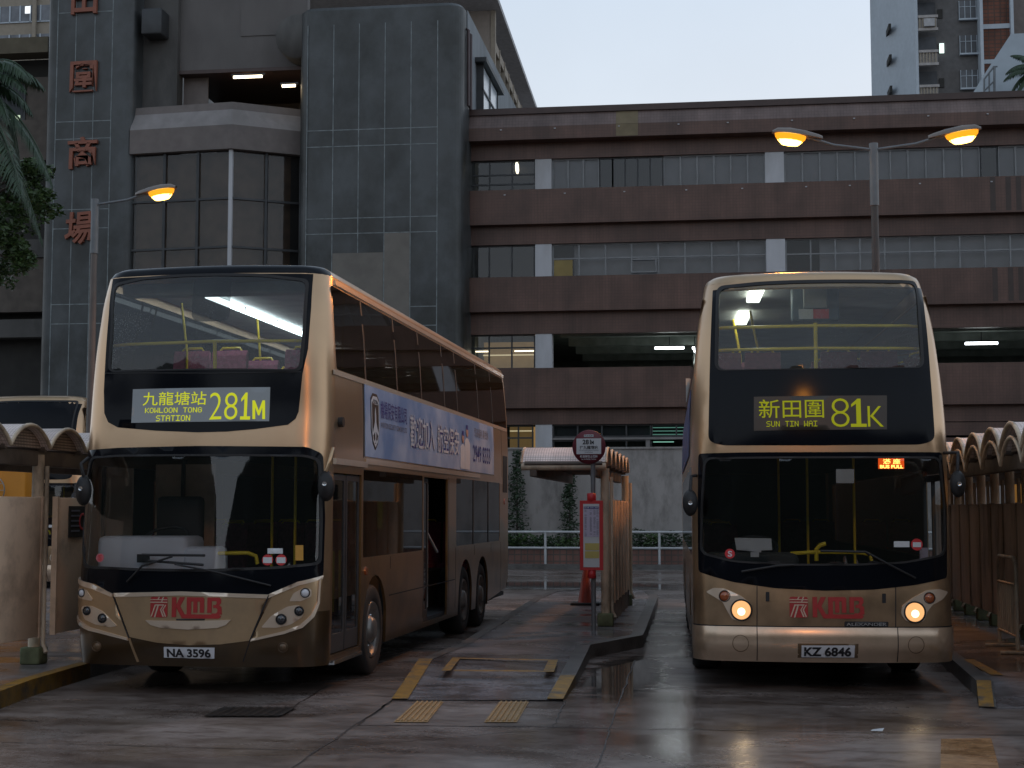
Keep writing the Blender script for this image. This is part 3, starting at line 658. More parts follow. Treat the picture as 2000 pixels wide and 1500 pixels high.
    sl = [z2(*p) for p in [(48, 868), (150, 915), (265, 980), (330, 1150), (368, 1268), (200, 1228), (95, 1180), (40, 1120), (26, 1040), (36, 940)]]
    sr = [z2(*p) for p in [(1598, 862), (1430, 910), (1285, 980), (1200, 1150), (1138, 1282), (1340, 1234), (1470, 1180), (1550, 1100), (1572, 960)]]
    for lft, poly in ((True, sl), (False, sr)):
        cl = patch('headlamp_cluster', poly, B.front, GOLD, root, (), .014, .016, .06)
        q = lambda L_: [z8(*p) for p in L_]
        if lft:
            patch('trim_lip', q([(50, 100), (150, 150), (315, 230), (312, 255), (150, 190), (48, 128)]), B.front, GOLDL, cl, (), .026, .02, .06)
            patch('trim_lip', q([(28, 280), (36, 390), (70, 460), (140, 505), (260, 535), (430, 578), (425, 560), (260, 512), (150, 480), (95, 440), (60, 380), (45, 290)]), B.front, GOLDL, cl, (), .026, .02, .05)
            patch('lamp_pod', rnd(q([(85, 340), (100, 318), (160, 320), (240, 360), (350, 470), (300, 480), (190, 460), (110, 420)]), .02), B.front, GOLDL, cl, (), .022, .015, .04)
            patch('lamp_pod', rnd(q([(58, 200), (80, 185), (120, 200), (162, 262), (160, 282), (100, 270), (62, 240)]), .015), B.front, GOLDL, cl, (), .022, .015, .04)
            L3 = [(91, 222, 28), (126, 356, 30), (240, 412, 32)]
        else:
            patch('trim_lip', q([(1488, 230), (1700, 140), (1880, 92), (1875, 118), (1700, 170), (1480, 262)]), B.front, GOLDL, cl, (), .026, .02, .06)
            patch('trim_lip', q([(1862, 120), (1852, 300), (1815, 400), (1730, 485), (1600, 530), (1345, 585), (1350, 568), (1600, 508), (1710, 465), (1790, 390), (1838, 290), (1850, 125)]), B.front, GOLDL, cl, (), .026, .02, .05)
            patch('lamp_pod', rnd(q([(1425, 482), (1500, 395), (1620, 325), (1700, 312), (1745, 340), (1735, 400), (1650, 460), (1540, 484)]), .02), B.front, GOLDL, cl, (), .022, .015, .04)
            patch('lamp_pod', rnd(q([(1636, 285), (1670, 225), (1740, 185), (1795, 195), (1795, 250), (1720, 285)]), .015), B.front, GOLDL, cl, (), .022, .015, .04)
            L3 = [(1756, 222, 32), (1712, 358, 32), (1578, 420, 36)]
        for i, (X, Y, r_) in enumerate(L3):
            lamp_round(B, 140+X*.26, 1100+Y*.26, r_*.26, cl, 'headlamp' if i else 'indicator_lamp', LENSDK if i else PLATE, .03, ringm=RUBBER)
        X, Y = ((188, 625) if lft else (1586, 632)); lamp_round(B, 140+X*.26, 1100+Y*.26, 9, root, 'fog_lamp_cover', BRONZE, .0, ringm=BRONZE)
    patch('bumper_seam', P8([(425, 560), (440, 560), (508, 738), (492, 742)]), B.front, GOLD, root, (), .006, .006, .06)
    patch('bumper_seam', P8([(1340, 575), (1347, 575), (1292, 740), (1284, 740)]), B.front, INK, root, (), .004, .004, .06)
    patch('bumper_seam', P8([(1478, 240), (1488, 240), (1345, 585), (1335, 583)]), B.front, INK, root, (), .024, .02, .06)
    patch('bumper_seam', P8([(318, 250), (323, 250), (440, 560), (434, 562)]), B.front, INK, root, (), .024, .02, .06)
    pl = patch('number_plate', P8([(696, 628), (1075, 634), (1073, 714), (698, 705)]), B.front, PLATE, root, (), .014, .012, .06)
    text_on('plate_lettering', 'NA 3596', (*z8(722, 702), *z8(1046, 642)), B.front, INK, pl, .017, .035)
    # wipers
    def wiper(a, b, c):
        f = lambda p, o: B.front(*z2(*p))+Vector((0, -o, 0)); mb = MB(); mb.tube([f(a, .05), f(b, .05)], .013, 6); mb.build('wiper_blade', RUBBER, root)
        mb = MB(); m_ = ((a[0]+b[0])/2, (a[1]+b[1])/2+8); mb.tube([f(m_, .075), f(((m_[0]+c[0])/2-40, (m_[1]+c[1])/2-20), .09), f(c, .03)], .010, 6); mb.build('wiper_arm', RUBBER, root)
    wiper((460, 728), (860, 732), (360, 900)); wiper((500, 766), (850, 792), (1275, 925))
    # mirrors
    for sx, (mxp, myp), arm in ((1, (1622, 290), (1655, 90)), (-1, (75, 320), (60, 150))):
        c = B.ipx(140+mxp*.30668, 860+myp*.30668, .15); a = B.ipx(140+arm[0]*.30668, 860+arm[1]*.30668, .12)
        mr = MB().lathe([(0, -.04), (.06, -.035), (.085, 0), (.06, .05), (0, .07)], 18, Matrix.Translation(c) @ Matrix.Rotation(math.pi/2, 4, 'X') @ Matrix.Diagonal((1, 1.75, 1, 1))).build('wing_mirror', RUBBER, root)
        MB().tube([a+Vector((-.02*sx, .12, .06)), a, c+Vector((0, 0, .14))], .018, 8).build('mirror_arm', RUBBER if sx < 0 else GOLD, mr)
        MB().lathe([(0, .0), (.02, -.005), (.022, 0)], 12, Matrix.Translation(c+Vector((0, -.075, .02))) @ Matrix.Rotation(math.pi/2, 4, 'X')).build('mirror_glint', CHROME, mr)  # small chrome disc added as the glint on the mirror
    # right side (doors), left side, rear, roof
    holes = [rect(.62, 3.14, 11.72, 3.98, .06), rect(.47, .36, 1.60, 2.12, .02), rect(1.68, 1.26, 4.72, 2.18, .03), rect(4.80, .36, 6.38, 2.17, .03), rect(7.0, 1.26, 10.9, 2.2, .05)]
    body_side(B, root, 1, zt, Lg, holes, WH, TS)
    body_side(B, root, -1, zt, Lg, [rect(.62, 3.14, 11.72, 3.98, .06), rect(.7, 1.26, 10.9, 2.2, .05)], WH, TT)
    patch('body_rear', [(-1.24, .5), (1.24, .5), (1.24, 2.7), (1.14, zt), (-1.14, zt), (-1.24, 2.7)], lambda u, z: Vector((-u, Lg, z)), TT, root, (), 0, .02, .3)
    ring_roof(B, Lg, zt, GOLD, root, front_m=BLACKG)
    side_patch(B, 1, 'roof_rail', rect(.75, 4.0, 11.75, 4.05), GOLDL, root, .02, .02)
    ub = side_patch(B, 1, 'upper_side_glazing', rect(.62, 3.14, 11.72, 3.98, .06), GLASSS, root, .0, 0, rim=False)
    for a, b in ((1.78, 1.84), (3.30, 3.36), (4.68, 4.74), (6.2, 6.26), (7.15, 7.21), (8.9, 8.96), (10.25, 10.31)):
        side_patch(B, 1, 'window_pillar', rect(a, 3.14, b, 3.98), RUBBER, ub, .003, .03)
    side_patch(B, 1, 'window_band_backing', rect(6.3, 3.16, 11.7, 3.96), INTDK, ub, -.05, .005)
    ul = side_patch(B, -1, 'upper_side_glazing', rect(.62, 3.14, 11.72, 3.98, .06), glass('offside_glass', (.03, .03, .03), .008), root, .0, 0, rim=False)
    side_patch(B, 1, 'side_trim', rect(.5, 3.08, 11.7, 3.13), GOLDL, root, .012, .012)
    side_patch(B, 1, 'side_trim', rect(.45, 2.20, 1.72, 2.26), GOLDL, root, .035, .035)
    side_patch(B, 1, 'side_trim', rect(1.74, 2.24, 8.9, 2.30), GOLDL, root, .015, .015)
    side_patch(B, -1, 'lower_side_glazing', rect(.7, 1.26, 10.9, 2.2, .05), PANE, root, .0, 0, rim=False)
    for y in (2.95, 4.76, 6.44, 6.96, 8.48, 10.0, 11.0): side_patch(B, 1, 'panel_seam', rect(y, .42 if 5 > y > 3 or 6 < y < 7 or y > 10 else 1.1, y+.012, 1.24 if y != 6.44 else 2.2), INK, root, .002, .002)
    for y in (1.66, 10.24, 11.1): side_patch(B, 1, 'panel_seam', rect(y, 2.3, y+.012, 3.08), INK, root, .002, .002)
    side_patch(B, 1, 'panel_seam', rect(2.9, .80, 6.9, .812), INK, root, .002, .002)
    # advertisement with its lettering
    ad = side_patch(B, 1, 'advertisement', rect(1.70, 2.32, 10.2, 3.08), AD, root, .016, .01)
    S = lambda s, y0, z0, y1, z1_, m, o=.020, bold=.005: text_on('advert_lettering', s, (y0, z0, y1, z1_), B.side, m, ad, o, bold)
    sx_ = lambda y: 2.12+(y-2.29)*.72; sh = [(sx_(a), b) for a, b in [(2.02, 2.95), (2.16, 3.01), (2.42, 3.01), (2.56, 2.95), (2.56, 2.62), (2.45, 2.47), (2.29, 2.40), (2.13, 2.47), (2.02, 2.62)]]
    bd = side_patch(B, 1, 'security_badge', sh, INK, ad, .020, .004, st=.1)
    side_patch(B, 1, 'badge_rim', [((p[0]-2.12)*.9+2.12, (p[1]-2.7)*.9+2.7) for p in sh], PLATE, bd, .023, .003, [[((p[0]-2.12)*.8+2.12, (p[1]-2.7)*.8+2.7) for p in sh]], .1)
    side_patch(B, 1, 'badge_aircraft', [(sx_(a), b) for a, b in [(2.29, 2.86), (2.32, 2.80), (2.33, 2.70), (2.46, 2.58), (2.46, 2.55), (2.33, 2.60), (2.31, 2.52), (2.36, 2.48), (2.22, 2.48), (2.27, 2.52), (2.25, 2.60), (2.12, 2.55), (2.12, 2.58), (2.25, 2.70), (2.26, 2.80)]], PLATE, bd, .024, .003, st=.05)
    S('AVSECO', 2.0, 2.89, 2.24, 2.95, PLATE, .024)
    S('機場保安有限公司', 2.38, 2.76, 3.72, 2.96, INKB); S('AVIATION SECURITY COMPANY LTD.', 2.38, 2.66, 3.72, 2.72, INKG, bold=.01)
    for m_, o_, bo in ((INKB, .020, .045), (PLATE, .023, .006)):
        S('歡迎加入', 3.88, 2.50, 5.36, 2.90, m_, o_, bo); S('航空保安', 5.55, 2.50, 7.10, 2.88, m_, o_, bo)
    S('薪高福利 尋找你', 8.4, 2.84, 9.65, 2.98, INKG); S('2949 8333', 8.25, 2.47, 9.8, 2.72, INKB)
    for cx, cz in ((7.42, 2.78), (7.76, 2.88)):
        pr = side_patch(B, 1, 'advert_figure', rnd([(cx-.20, 2.34), (cx-.20, cz-.14), (cx-.06, cz-.09), (cx+.06, cz-.09), (cx+.22, cz-.16), (cx+.20, 2.34)], .03), PLATE, ad, .020+.002*(cx > 7.6), .003, st=.1)
        side_patch(B, 1, 'figure_face', circ(cx, cz, .085, 16, .075), mat('printed_skin', (.45, .26, .20), .5), pr, .025, .003, st=.1)
        side_patch(B, 1, 'figure_cap', [(cx-.07, cz+.03), (cx+.07, cz+.03), (cx+.06, cz+.10), (cx-.05, cz+.10)], INKB, pr, .027, .003, st=.1)
    # front door, two leaves
    for a, b in ((.48, 1.02), (1.05, 1.59)):
        dr = side_patch(B, 1, 'door', rect(a, .37, b, 2.11, .02), DKFRAME, root, -.02, .03, [rect(a+.05, .55, b-.05, 2.05, .03)])
        side_patch(B, 1, 'door_glass', rect(a+.05, .55, b-.05, 2.05, .03), PANE, dr, -.03, 0, rim=False)
        MB().tube([(1.14, a+.42 if a < 1 else a+.12, .75), (1.14, a+.42 if a < 1 else a+.12, 1.35)], .016, 8).build('door_rail', YRAIL, dr)
    MB().box(1.2, 1.27, .5, 1.6, .27, .31).build('door_step', CHROME, root)
    side_patch(B, 1, 'lower_window', rect(1.68, 1.26, 4.72, 2.18, .03), GLASSS, root, -.004, 0, rim=False)
    side_patch(B, 1, 'lower_window', rect(7.0, 1.26, 10.9, 2.2, .05), GLASSS, root, -.004, 0, rim=False)
    for a in (8.35, 9.7): side_patch(B, 1, 'window_pillar', rect(a, 1.26, a+.05, 2.2), RUBBER, root, .002, .03)
    dr = side_patch(B, 1, 'centre_door', rect(4.81, .37, 5.3, 2.16), DKFRAME, root, -.05, .03, [rect(4.86, .5, 5.25, 2.1, .03)])
    side_patch(B, 1, 'door_glass', rect(4.86, .5, 5.25, 2.1, .03), GLASSS, dr, -.06, 0, rim=False)
    MB().tube([(1.1, 5.7, .5), (1.1, 5.7, 2.1)], .02, 8).build('centre_door_pole', INTW, root); MB().tube([(1.14, 5.42, 1.5), (1.14, 6.2, 1.2)], .018, 8).build('centre_door_rail', INTW, root)
    side_patch(B, 1, 'rear_vent', rect(11.22, 2.05, 11.68, 2.66, .02), RUBBER, root, .006, .01)
    side_patch(B, 1, 'fuel_cap', circ(11.4, 1.9, .05, 12), AMBER, root, .01, .01, st=.1)
    side_patch(B, 1, 'side_marker', circ(1.78, 1.12, .045, 14), AMBER, root, .02, .02, st=.1); side_patch(B, 1, 'side_marker', circ(.66, 2.62, .05, 14), RUBBER, root, .05, .05, st=.1)
    side_patch(B, 1, 'notice_in_window', rect(2.4, 1.55, 2.62, 1.86), mat('notice_green', (.3, .4, .05), .6, emit=(.55, .8, .08), estr=.25), root, -.02, .004)
    for y in WH:
        wheel(root, 1.20, y, 1); wheel(root, -1.20, y, -1)
    MB().box(-1.05, 1.05, .9, Lg-.4, .28, .36).box(-.8, .8, 1.6, 2.9, .36, .9).box(-.8, .8, 7.1, 9.9, .36, .9).build('chassis', INTDK, root)
    # inside
    interior(B, root, Lg, SEATM, True, INTW)
    MB().box(.45, .5, 4.6, 6.5, .4, 2.36).build('doorway_darkener', INTDK, root)  # dark sheet added so the open centre doorway looks shaded
    st_ = MB().box(-.40, -.31, 1.35, Lg-.6, 3.98, 4.02, .008).build('ceiling_light', emis('cabin_strip', (.85, .95, 1), 7), root)
    st2 = MB()
    for k in range(8): st2.box(-.405, -.305, 2.4+k*1.2, 2.43+k*1.2, 3.975, 4.03)
    st2.build('diffuser_joint', INTW, st_)
    p = B.ipx(218, 672, .55); q = B.ipx(598, 664, .55)
    MB().tube([(-1.12, .72, p.z), (-.95, .62, p.z), (0, .50, (p.z+q.z)/2), (.95, .62, q.z), (1.12, .72, q.z)], .017, 8).tube([(.02, .50, (p.z+q.z)/2), (.02, .55, 2.6)], .02, 8).build('front_handrail', YRAIL, root)
    for x, y in ((.48, 2.9), (.5, 4.6), (-.5, 3.6), (.9, 2.1), (-.9, 2.2)):
        MB().tube([(x, y, 2.44), (x, y, 3.5), (x*1.04, y-.1, 4.04)], .014, 8).build('grab_pole', YRAIL, root)
    patch('sun_blind', rnd([z1(*p) for p in [(862, 175), (1136, 172), (1118, 470), (1060, 492), (880, 494), (840, 465)]], .05), B.front, glass('blind_film', (.30, .31, .31), .0), g, (), -.06, 0, .08, rim=False)
    MB().box(-1.05, 1.05, .72, .95, 3.93, 4.05, .02).build('front_header', INTW, root)
    # driver's area behind the windscreen
    ds = MB(); ds.box(-1.14, -.2, .42, .95, .9, 1.50, .06); ds.box(-.25, .12, .40, .75, .9, 1.40, .06); ds.build('dashboard', DASH, root)
    MB().box(-1.1, 1.1, .36, .75, .85, 1.18, .02).build('scuttle', INTD, root)
    Mw = Matrix.Translation((-.62, .95, 1.48)) @ Matrix.Rotation(R(28), 4, 'X'); sw = MB(); sw.tube([Mw @ Vector((.22*math.cos(t*math.pi/12), .22*math.sin(t*math.pi/12), 0)) for t in range(25)], .018, 8)
    sw.tube([Mw @ Vector((-.2, 0, 0)), Mw @ Vector((.2, 0, 0))], .014, 6); sw.build('steering_wheel', DKFRAME, root)
    MB().tube([B.ipx(400, 1081, .45), B.ipx(485, 1080, .45), B.ipx(500, 1086, .45), B.ipx(503, 1102, .45)], .02, 8).build('windscreen_handrail', YRAIL, root)
    MB().box(-1.12, -.45, 1.9, 1.93, .9, 2.25).build('driver_partition', SHELP, root); MB().box(-.82, -.78, 1.87, 1.95, .9, 2.3).build('partition_post', DKFRAME, root)
    MB().box(-.9, -.4, 1.35, 1.5, 1.1, 1.9, .05).build('driver_seat', INTD, root)
    for x, y in ((.1, 2.2), (.45, 1.9), (.95, 1.4), (.5, 3.8)): MB().tube([(x, y, .4), (x, y, 2.37)], .016, 8).build('grab_pole', YRAIL, root)
    f = lambda n, X, Y, r_, m, o=.006: patch(n, circ(*z2(X, Y), r_, 20), B.front, m, g2, (), o, .002, .05)
    for X in (1248, 1334):
        s_ = f('warning_sticker', X, 762, .052, REDB); patch('sticker_panel', [z2(*p) for p in [(X-28, 745), (X+28, 745), (X+28, 782), (X-28, 782)]], B.front, PAPER, s_, (), .009, .002, .05)
    patch('windscreen_label', [z2(*p) for p in [(1248, 688), (1345, 688), (1345, 722), (1248, 722)]], B.front, PAPER, g2, (), .006, .002, .05)
    s_ = f('round_sticker', 182, 748, .042, mat('sticker_pink', (.45, .12, .14), .5)); text_on('sticker_letter', 'S', (*z2(170, 766), *z2(196, 730)), B.front, REDB, s_, .009, .03)
    patch('orange_tag', [z2(*p) for p in [(1425, 668), (1475, 668), (1475, 765), (1425, 765)]], B.front, mat('tag_orange', (.5, .26, .04), .6), g2, (), .004, .002, .05)
    patch('vent_grille', [z2(*p) for p in [(330, 715), (415, 715), (415, 768), (330, 768)]], B.front, INTD, g2, (), -.25, .01, .06)
    return root

# ================================================================== RIGHT BUS
def right_bus():
    B = BR; Lg = 11.8; zt = 4.06; WH = [2.4, 7.75, 9.2]
    root = empty('double_decker_bus', (B.p.x, B.p.y, 0), -B.a, 'champagne gold double decker bus with lit round headlamps and 81K on its dim front display', 'bus', 'double decker buses')
    zA = lambda X, Y: B.fpx(1320+X*.27, 500+Y*.27); zB = lambda X, Y: B.fpx(1320+X*.32, 860+Y*.32); z7 = lambda X, Y: B.fpx(1360+X*.25, 1130+Y*.25)
    mk = rnd([zA(*p) for p in [(270, 195), (600, 162), (900, 145), (1300, 140), (1760, 152), (1795, 400), (1838, 850), (1872, 1330), (1780, 1362), (1000, 1368), (330, 1368), (236, 1340), (246, 850), (262, 400)]], .09)
    mk = [(a, min(b, 3.99)) for a, b in mk]
    win = rnd([zA(*p) for p in [(296, 225), (600, 190), (900, 176), (1300, 172), (1735, 182), (1768, 450), (1796, 812), (1000, 822), (500, 828), (282, 832), (288, 500)]], .09)
    sur = rnd([zB(*p) for p in [(140, 82), (400, 74), (900, 72), (1620, 74), (1650, 400), (1652, 838), (1450, 885), (1200, 912), (900, 918), (600, 902), (350, 865), (140, 800), (136, 400)]], .04)
    wsh = rnd([zB(*p) for p in [(172, 104), (500, 100), (1000, 98), (1612, 100), (1640, 400), (1645, 700), (1400, 752), (1100, 765), (700, 765), (350, 745), (150, 690), (155, 400)]], .09)
    um = B.umax; zs = [.30+.2*i for i in range(19)]
    out = [(-um(z), z) for z in zs if z < zt]+[(-um(zt), zt), (um(zt), zt)]+[(um(z), z) for z in zs[::-1] if z < zt]
    patch('body_front', out, B.front, T1, root, [[(a*.995, b-.004) for a, b in mk], sur], 0, .03, .09)
    mko = patch('upper_window_surround', mk, B.front, BLACKG, root, [win], .005, .035, .09)
    g = patch('upper_windscreen', win, B.front, GLASSU, root, (), .001, 0, .09, rim=False)
    cz = 3.33; patch('window_seal', win, B.front, RUBBER, g, [[(q[0]*.967, (q[1]-cz)*.95+cz) for q in win]], .010, .02, .1)
    patch('windscreen_surround', sur, B.front, BLACKG, root, [wsh], .006, .035, .09)
    g2 = patch('windscreen', wsh, B.front, GLASSW, root, (), .001, 0, .09, rim=False)
    patch('window_seal', wsh, B.front, RUBBER, g2, [[(q[0]*.98, (q[1]-1.75)*.965+1.75) for q in wsh]], .010, .02, .1)
    d = patch('destination_display', [zA(*p) for p in [(565, 1020), (1525, 1010), (1525, 1255), (565, 1265)]], B.front, LCDD, root, (), .012, .01, .1)
    def T(s, X0, Y0, X1, Y1, bold=.01): text_on('display_lettering', s, (*zA(X0, Y1), *zA(X1, Y0)), B.front, DOTD, d, .016, bold)
    T('新田圍', 602, 1036, 1068, 1176, .003); dot_text('display_lettering', 'SUN TIN WAI', (*zA(655, 1236), *zA(1022, 1192)), B.front, DOTD, d, .017); T('8', 1125, 1032, 1250, 1238, -.02); T('K', 1388, 1088, 1496, 1236, -.008)
    a = zA(1265, 1238); c = zA(1372, 1034); q1 = lambda x, y: (a[0]+(c[0]-a[0])*x, a[1]+(c[1]-a[1])*y)
    patch('display_lettering', [q1(*p) for p in [(0, 0), (1, 0), (1, .11), (.66, .11), (.66, 1), (.46, 1), (.05, .80), (.05, .70), (.36, .82), (.36, .11), (0, .11)]], B.front, DOTD, d, (), .016, 0, .05, rim=False)
    # bumper, flap, seams
    bz = zB(900, 1145)[1]; bw = [(-um(.6)+.02, .30), (um(.6)-.02, .30), (um(.6)-.02, bz), (-um(.6)+.02, bz)]
    def bmp(u, z):
        p = B.front(u, z); t = (z-.30)/(bz-.30); p.y -= .045*max(0, 1-abs(2*t-1.15)**2.4); return p
    bp = patch('bumper', bw, bmp, BUMPM, root, (), .012, .03, .05)
    for X in (495, 1350): patch('bumper_seam', [(zB(X-2, 1200)[0], .31), (zB(X+3, 1200)[0], .31), (zB(X+3, 1200)[0], bz), (zB(X-2, 1200)[0], bz)], bmp, INK, bp, (), .015, .004, .05)
    for X, Y in ((395, 1235), (1460, 1245)): patch('tow_eye_cover', circ(*zB(X, Y), .078, 28), bmp, BRONZE, bp, [circ(*zB(X, Y), .073, 28)], .016, .003, .05)
    for X in (495, 1341): patch('flap_seam', [zB(*p) for p in [(X-2, 890), (X+3, 890), (X+3, 1138), (X-2, 1138)]], B.front, INK, root, (), .004, .003, .1)
    patch('flap_seam', [(-um(.7)+.05, bz+.001), (um(.7)-.05, bz+.001), (um(.7)-.05, bz+.014), (-um(.7)+.05, bz+.014)], B.front, INK, root, (), .004, .003, .1)
    for X, Y in ((560, 955), (1270, 965)): patch('flap_catch', rnd([zB(*p) for p in [(X-11, Y-30), (X+11, Y-30), (X+11, Y+28), (X-11, Y+28)]], .006), B.front, INK, root, (), .008, .006, .05)
    logo(B, (*zB(695, 1085), *zB(1148, 953)), root, .010)
    nb = patch('name_badge', rnd([zB(*p) for p in [(1030, 1105), (1297, 1107), (1295, 1138), (1028, 1136)]], .012), B.front, RUBBER, root, (), .010, .01, .06)
    text_on('badge_lettering', 'ALEXANDER', (*zB(1040, 1131), *zB(1285, 1113)), B.front, CHROME, nb, .013, .01)
    rc = patch('plate_recess', [zB(*p) for p in [(742, 1236), (1110, 1238), (1108, 1322), (742, 1320)]], bmp, BRONZE, bp, (), .014, .01, .06)
    pl = patch('number_plate', [zB(*p) for p in [(765, 1248), (1088, 1248), (1086, 1316), (765, 1314)]], bmp, PLATE, bp, (), .020, .01, .06)
    text_on('plate_lettering', 'KZ 6846', (*zB(780, 1306), *zB(1066, 1256)), bmp, INK, pl, .024, .035)
    for lf, pod, hl, ind in ((1, [(190, 985-60), (232, 900), (300, 905), (400, 950), (450, 990), (468, 1040), (450, 1085), (400, 1105), (345, 1090), (315, 1040), (290, 990), (230, 950)], (400, 1035), (298, 950)),
                             (0, [(1650, 925), (1600, 908), (1530, 915), (1440, 965), (1380, 1010), (1372, 1060), (1400, 1100), (1455, 1118), (1510, 1100), (1530, 1050), (1560, 1005), (1620, 970)], (1455, 1048), (1545, 962))):
        pd = patch('headlamp_housing', rnd([zB(*p) for p in pod], .02), B.front, GOLDL, root, (), .022, .024, .05)
        o = lamp_round(B, 1320+hl[0]*.32, 860+hl[1]*.32, 18.0, pd, 'headlamp', HEADLIT, .028, HEADCORE, RUBBER)
        lamp_round(B, 1320+ind[0]*.32, 860+ind[1]*.32, 9.5, pd, 'indicator_lamp', AMBER, .022, None, RUBBER)
        c = B.front(*zB(*hl)); ld = bpy.data.lights.new('headlight', 'SPOT'); ld.energy = 2; ld.color = (1, .75, .45); ld.spot_size = R(80); ld.shadow_soft_size = .06
        lo = bpy.data.objects.new('headlight', ld); COL.objects.link(lo); lo.parent = pd; lo.location = c+Vector((0, -.12, 0)); lo.rotation_euler = (math.pi/2-.25, 0, math.pi)
    # wiper
    f = lambda p, o: B.front(*zB(*p))+Vector((0, -o, 0))
    MB().tube([f((880, 675), .05), f((1150, 680), .05), f((1180, 700), .05)], .012, 6).build('wiper_blade', RUBBER, root); MB().tube([f((1150, 678), .07), f((1300, 760), .09), f((1460, 840), .03)], .011, 6).build('wiper_arm', RUBBER, root)
    MB().tube([f((400, 800), .05), f((620, 765), .05), f((720, 760), .05)], .012, 6).build('wiper_blade', RUBBER, root)
    for sx, c, arm in ((-1, B.ipx(1348, 982, .1), B.ipx(1350, 930, .15)), (1, B.ipx(1871, 945, -.05), B.ipx(1871, 884, -.05))):
        mr = MB().lathe([(0, -.04), (.055, -.035), (.075, 0), (.055, .05), (0, .07)], 18, Matrix.Translation(c) @ Matrix.Rotation(math.pi/2, 4, 'X') @ Matrix.Diagonal((1, 1.75, 1, 1))).build('wing_mirror', RUBBER, root)
        root_pt = Vector((sx*1.2, .3, arm.z+.01)); MB().tube([root_pt, arm, c+Vector((0, 0, .12))], .016, 8).build('mirror_arm', RUBBER, mr)
        MB().lathe([(0, .0), (.02, -.005), (.022, 0)], 12, Matrix.Translation(c+Vector((0, -.075, .0))) @ Matrix.Rotation(math.pi/2, 4, 'X')).build('mirror_glint', CHROME, mr)  # chrome disc put on as a mirror glint
    up = rect(.62, 3.14, 11.72, 3.92, .06)
    body_side(B, root, -1, zt, Lg, [up, rect(.7, 1.3, 10.9, 2.2, .05)], WH, T1); body_side(B, root, 1, zt, Lg, [up, rect(.47, .36, 1.6, 2.12, .02), rect(1.68, 1.26, 10.9, 2.18, .03)], WH, T1)
    patch('body_rear', [(-1.24, .5), (1.24, .5), (1.24, 2.7), (1.08, zt), (-1.08, zt), (-1.24, 2.7)], lambda u, z: Vector((-u, Lg, z)), T1, root, (), 0, .02, .3)
    ring_roof(B, Lg, zt, GOLD, root)
    for s_ in (-1, 1):
        side_patch(B, s_, 'upper_side_glazing', up, GLASSS, root, 0, 0, rim=False)
    side_patch(B, -1, 'lower_side_glazing', rect(.7, 1.3, 10.9, 2.2, .05), GLASSS, root, 0, 0, rim=False)
    side_patch(B, 1, 'lower_side_glazing', rect(1.68, 1.26, 10.9, 2.18, .03), GLASSS, root, 0, 0, rim=False)
    side_patch(B, 1, 'door', rect(.48, .37, 1.59, 2.11, .02), DKFRAME, root, -.02, .03, [rect(.53, .5, 1.0, 2.05, .03), rect(1.07, .5, 1.54, 2.05, .03)])
    side_patch(B, -1, 'advertisement', rect(1.7, 2.34, 10.2, 3.06), mat('printed_indigo', (.10, .11, .22), .5, var=.9, vscale=5), root, .014, .01)
    for y in WH: wheel(root, 1.20, y, 1); wheel(root, -1.20, y, -1)
    MB().box(-1.05, 1.05, .9, Lg-.4, .28, .36).box(-.8, .8, 1.6, 2.9, .36, .9).box(-.8, .8, 7.1, 9.9, .36, .9).build('chassis', INTDK, root)
    interior(B, root, Lg, SEATR, False, INTW)
    for px, py, y in ((1475, 568, 1.1), (1450, 620, 3.1)):
        c = B.ipx(px, py, y); c.z = 4.03; MB().box(c.x-.07, c.x+.07, y-.45, y+.45, 3.99, 4.045, .012).build('ceiling_light', emis('cabin_lamp', (1, 1, .86), 7), root)
    zr1 = B.ipx(1600, 637, .5).z; zr2 = B.ipx(1600, 681, .5).z; rl = MB()
    for z in (zr1, zr2): rl.tube([(-1.1, .66, z), (-.9, .56, z), (0, .46, z), (.9, .56, z), (1.1, .66, z)], .017, 8)
    rl.tube([(.0, .46, zr1+.03), (.0, .5, 2.62)], .02, 8); rl.build('front_handrail', YRAIL, root)
    for px, y in ((1480, 2.6), (1446, 3.4)): c = B.ipx(px, 700, y); MB().tube([(c.x, y, 2.44), (c.x, y, 3.6), (c.x-.08, y, 4.04)], .016, 8).build('grab_pole', YRAIL, root)
    a = B.ipx(1546, 562, .8); b = B.ipx(1640, 625, .8); MB().box(a.x, b.x, .80, .95, b.z, a.z, .02).build('air_duct', mat('duct_blue', (.10, .15, .2), .5), root)
    a = B.ipx(1569, 552, .7); b = B.ipx(1616, 602, .7); MB().box(a.x, b.x, .70, .79, b.z, a.z, .015).build('monitor', mat('monitor_grey', (.3, .35, .38), .5), root)
    a = B.ipx(1560, 604, .69); b = B.ipx(1588, 623, .69); nt_ = MB().box(a.x, b.x, .68, .695, b.z, a.z).build('notice_board', PAPER, root)
    a = B.ipx(1588, 604, .69); b = B.ipx(1619, 622, .69); MB().box(a.x+.001, b.x, .68, .695, b.z, a.z).build('notice_panel', REDB, nt_)
    # lower saloon
    MB().box(-1.12, -.2, .42, .9, .85, 1.33, .06).box(-.2, 1.1, .36, .7, .85, 1.12, .03).build('dashboard', INTD, root)
    Mw = Matrix.Translation((-.6, .95, 1.38)) @ Matrix.Rotation(R(28), 4, 'X'); MB().tube([Mw @ Vector((.22*math.cos(t*math.pi/12), .22*math.sin(t*math.pi/12), 0)) for t in range(25)], .018, 8).build('steering_wheel', INK, root)
    g_ = lambda X, Y, y=.5: B.ipx(1320+X*.32, 860+Y*.32, y)
    MB().tube([g_(700, 730), g_(705, 690), g_(860, 682), g_(1100, 684), g_(1180, 695), g_(1195, 735)], .02, 8).tube([g_(858, 735), g_(858, 665), g_(880, 640), g_(915, 630)], .022, 8).build('windscreen_handrail', YRAIL, root)
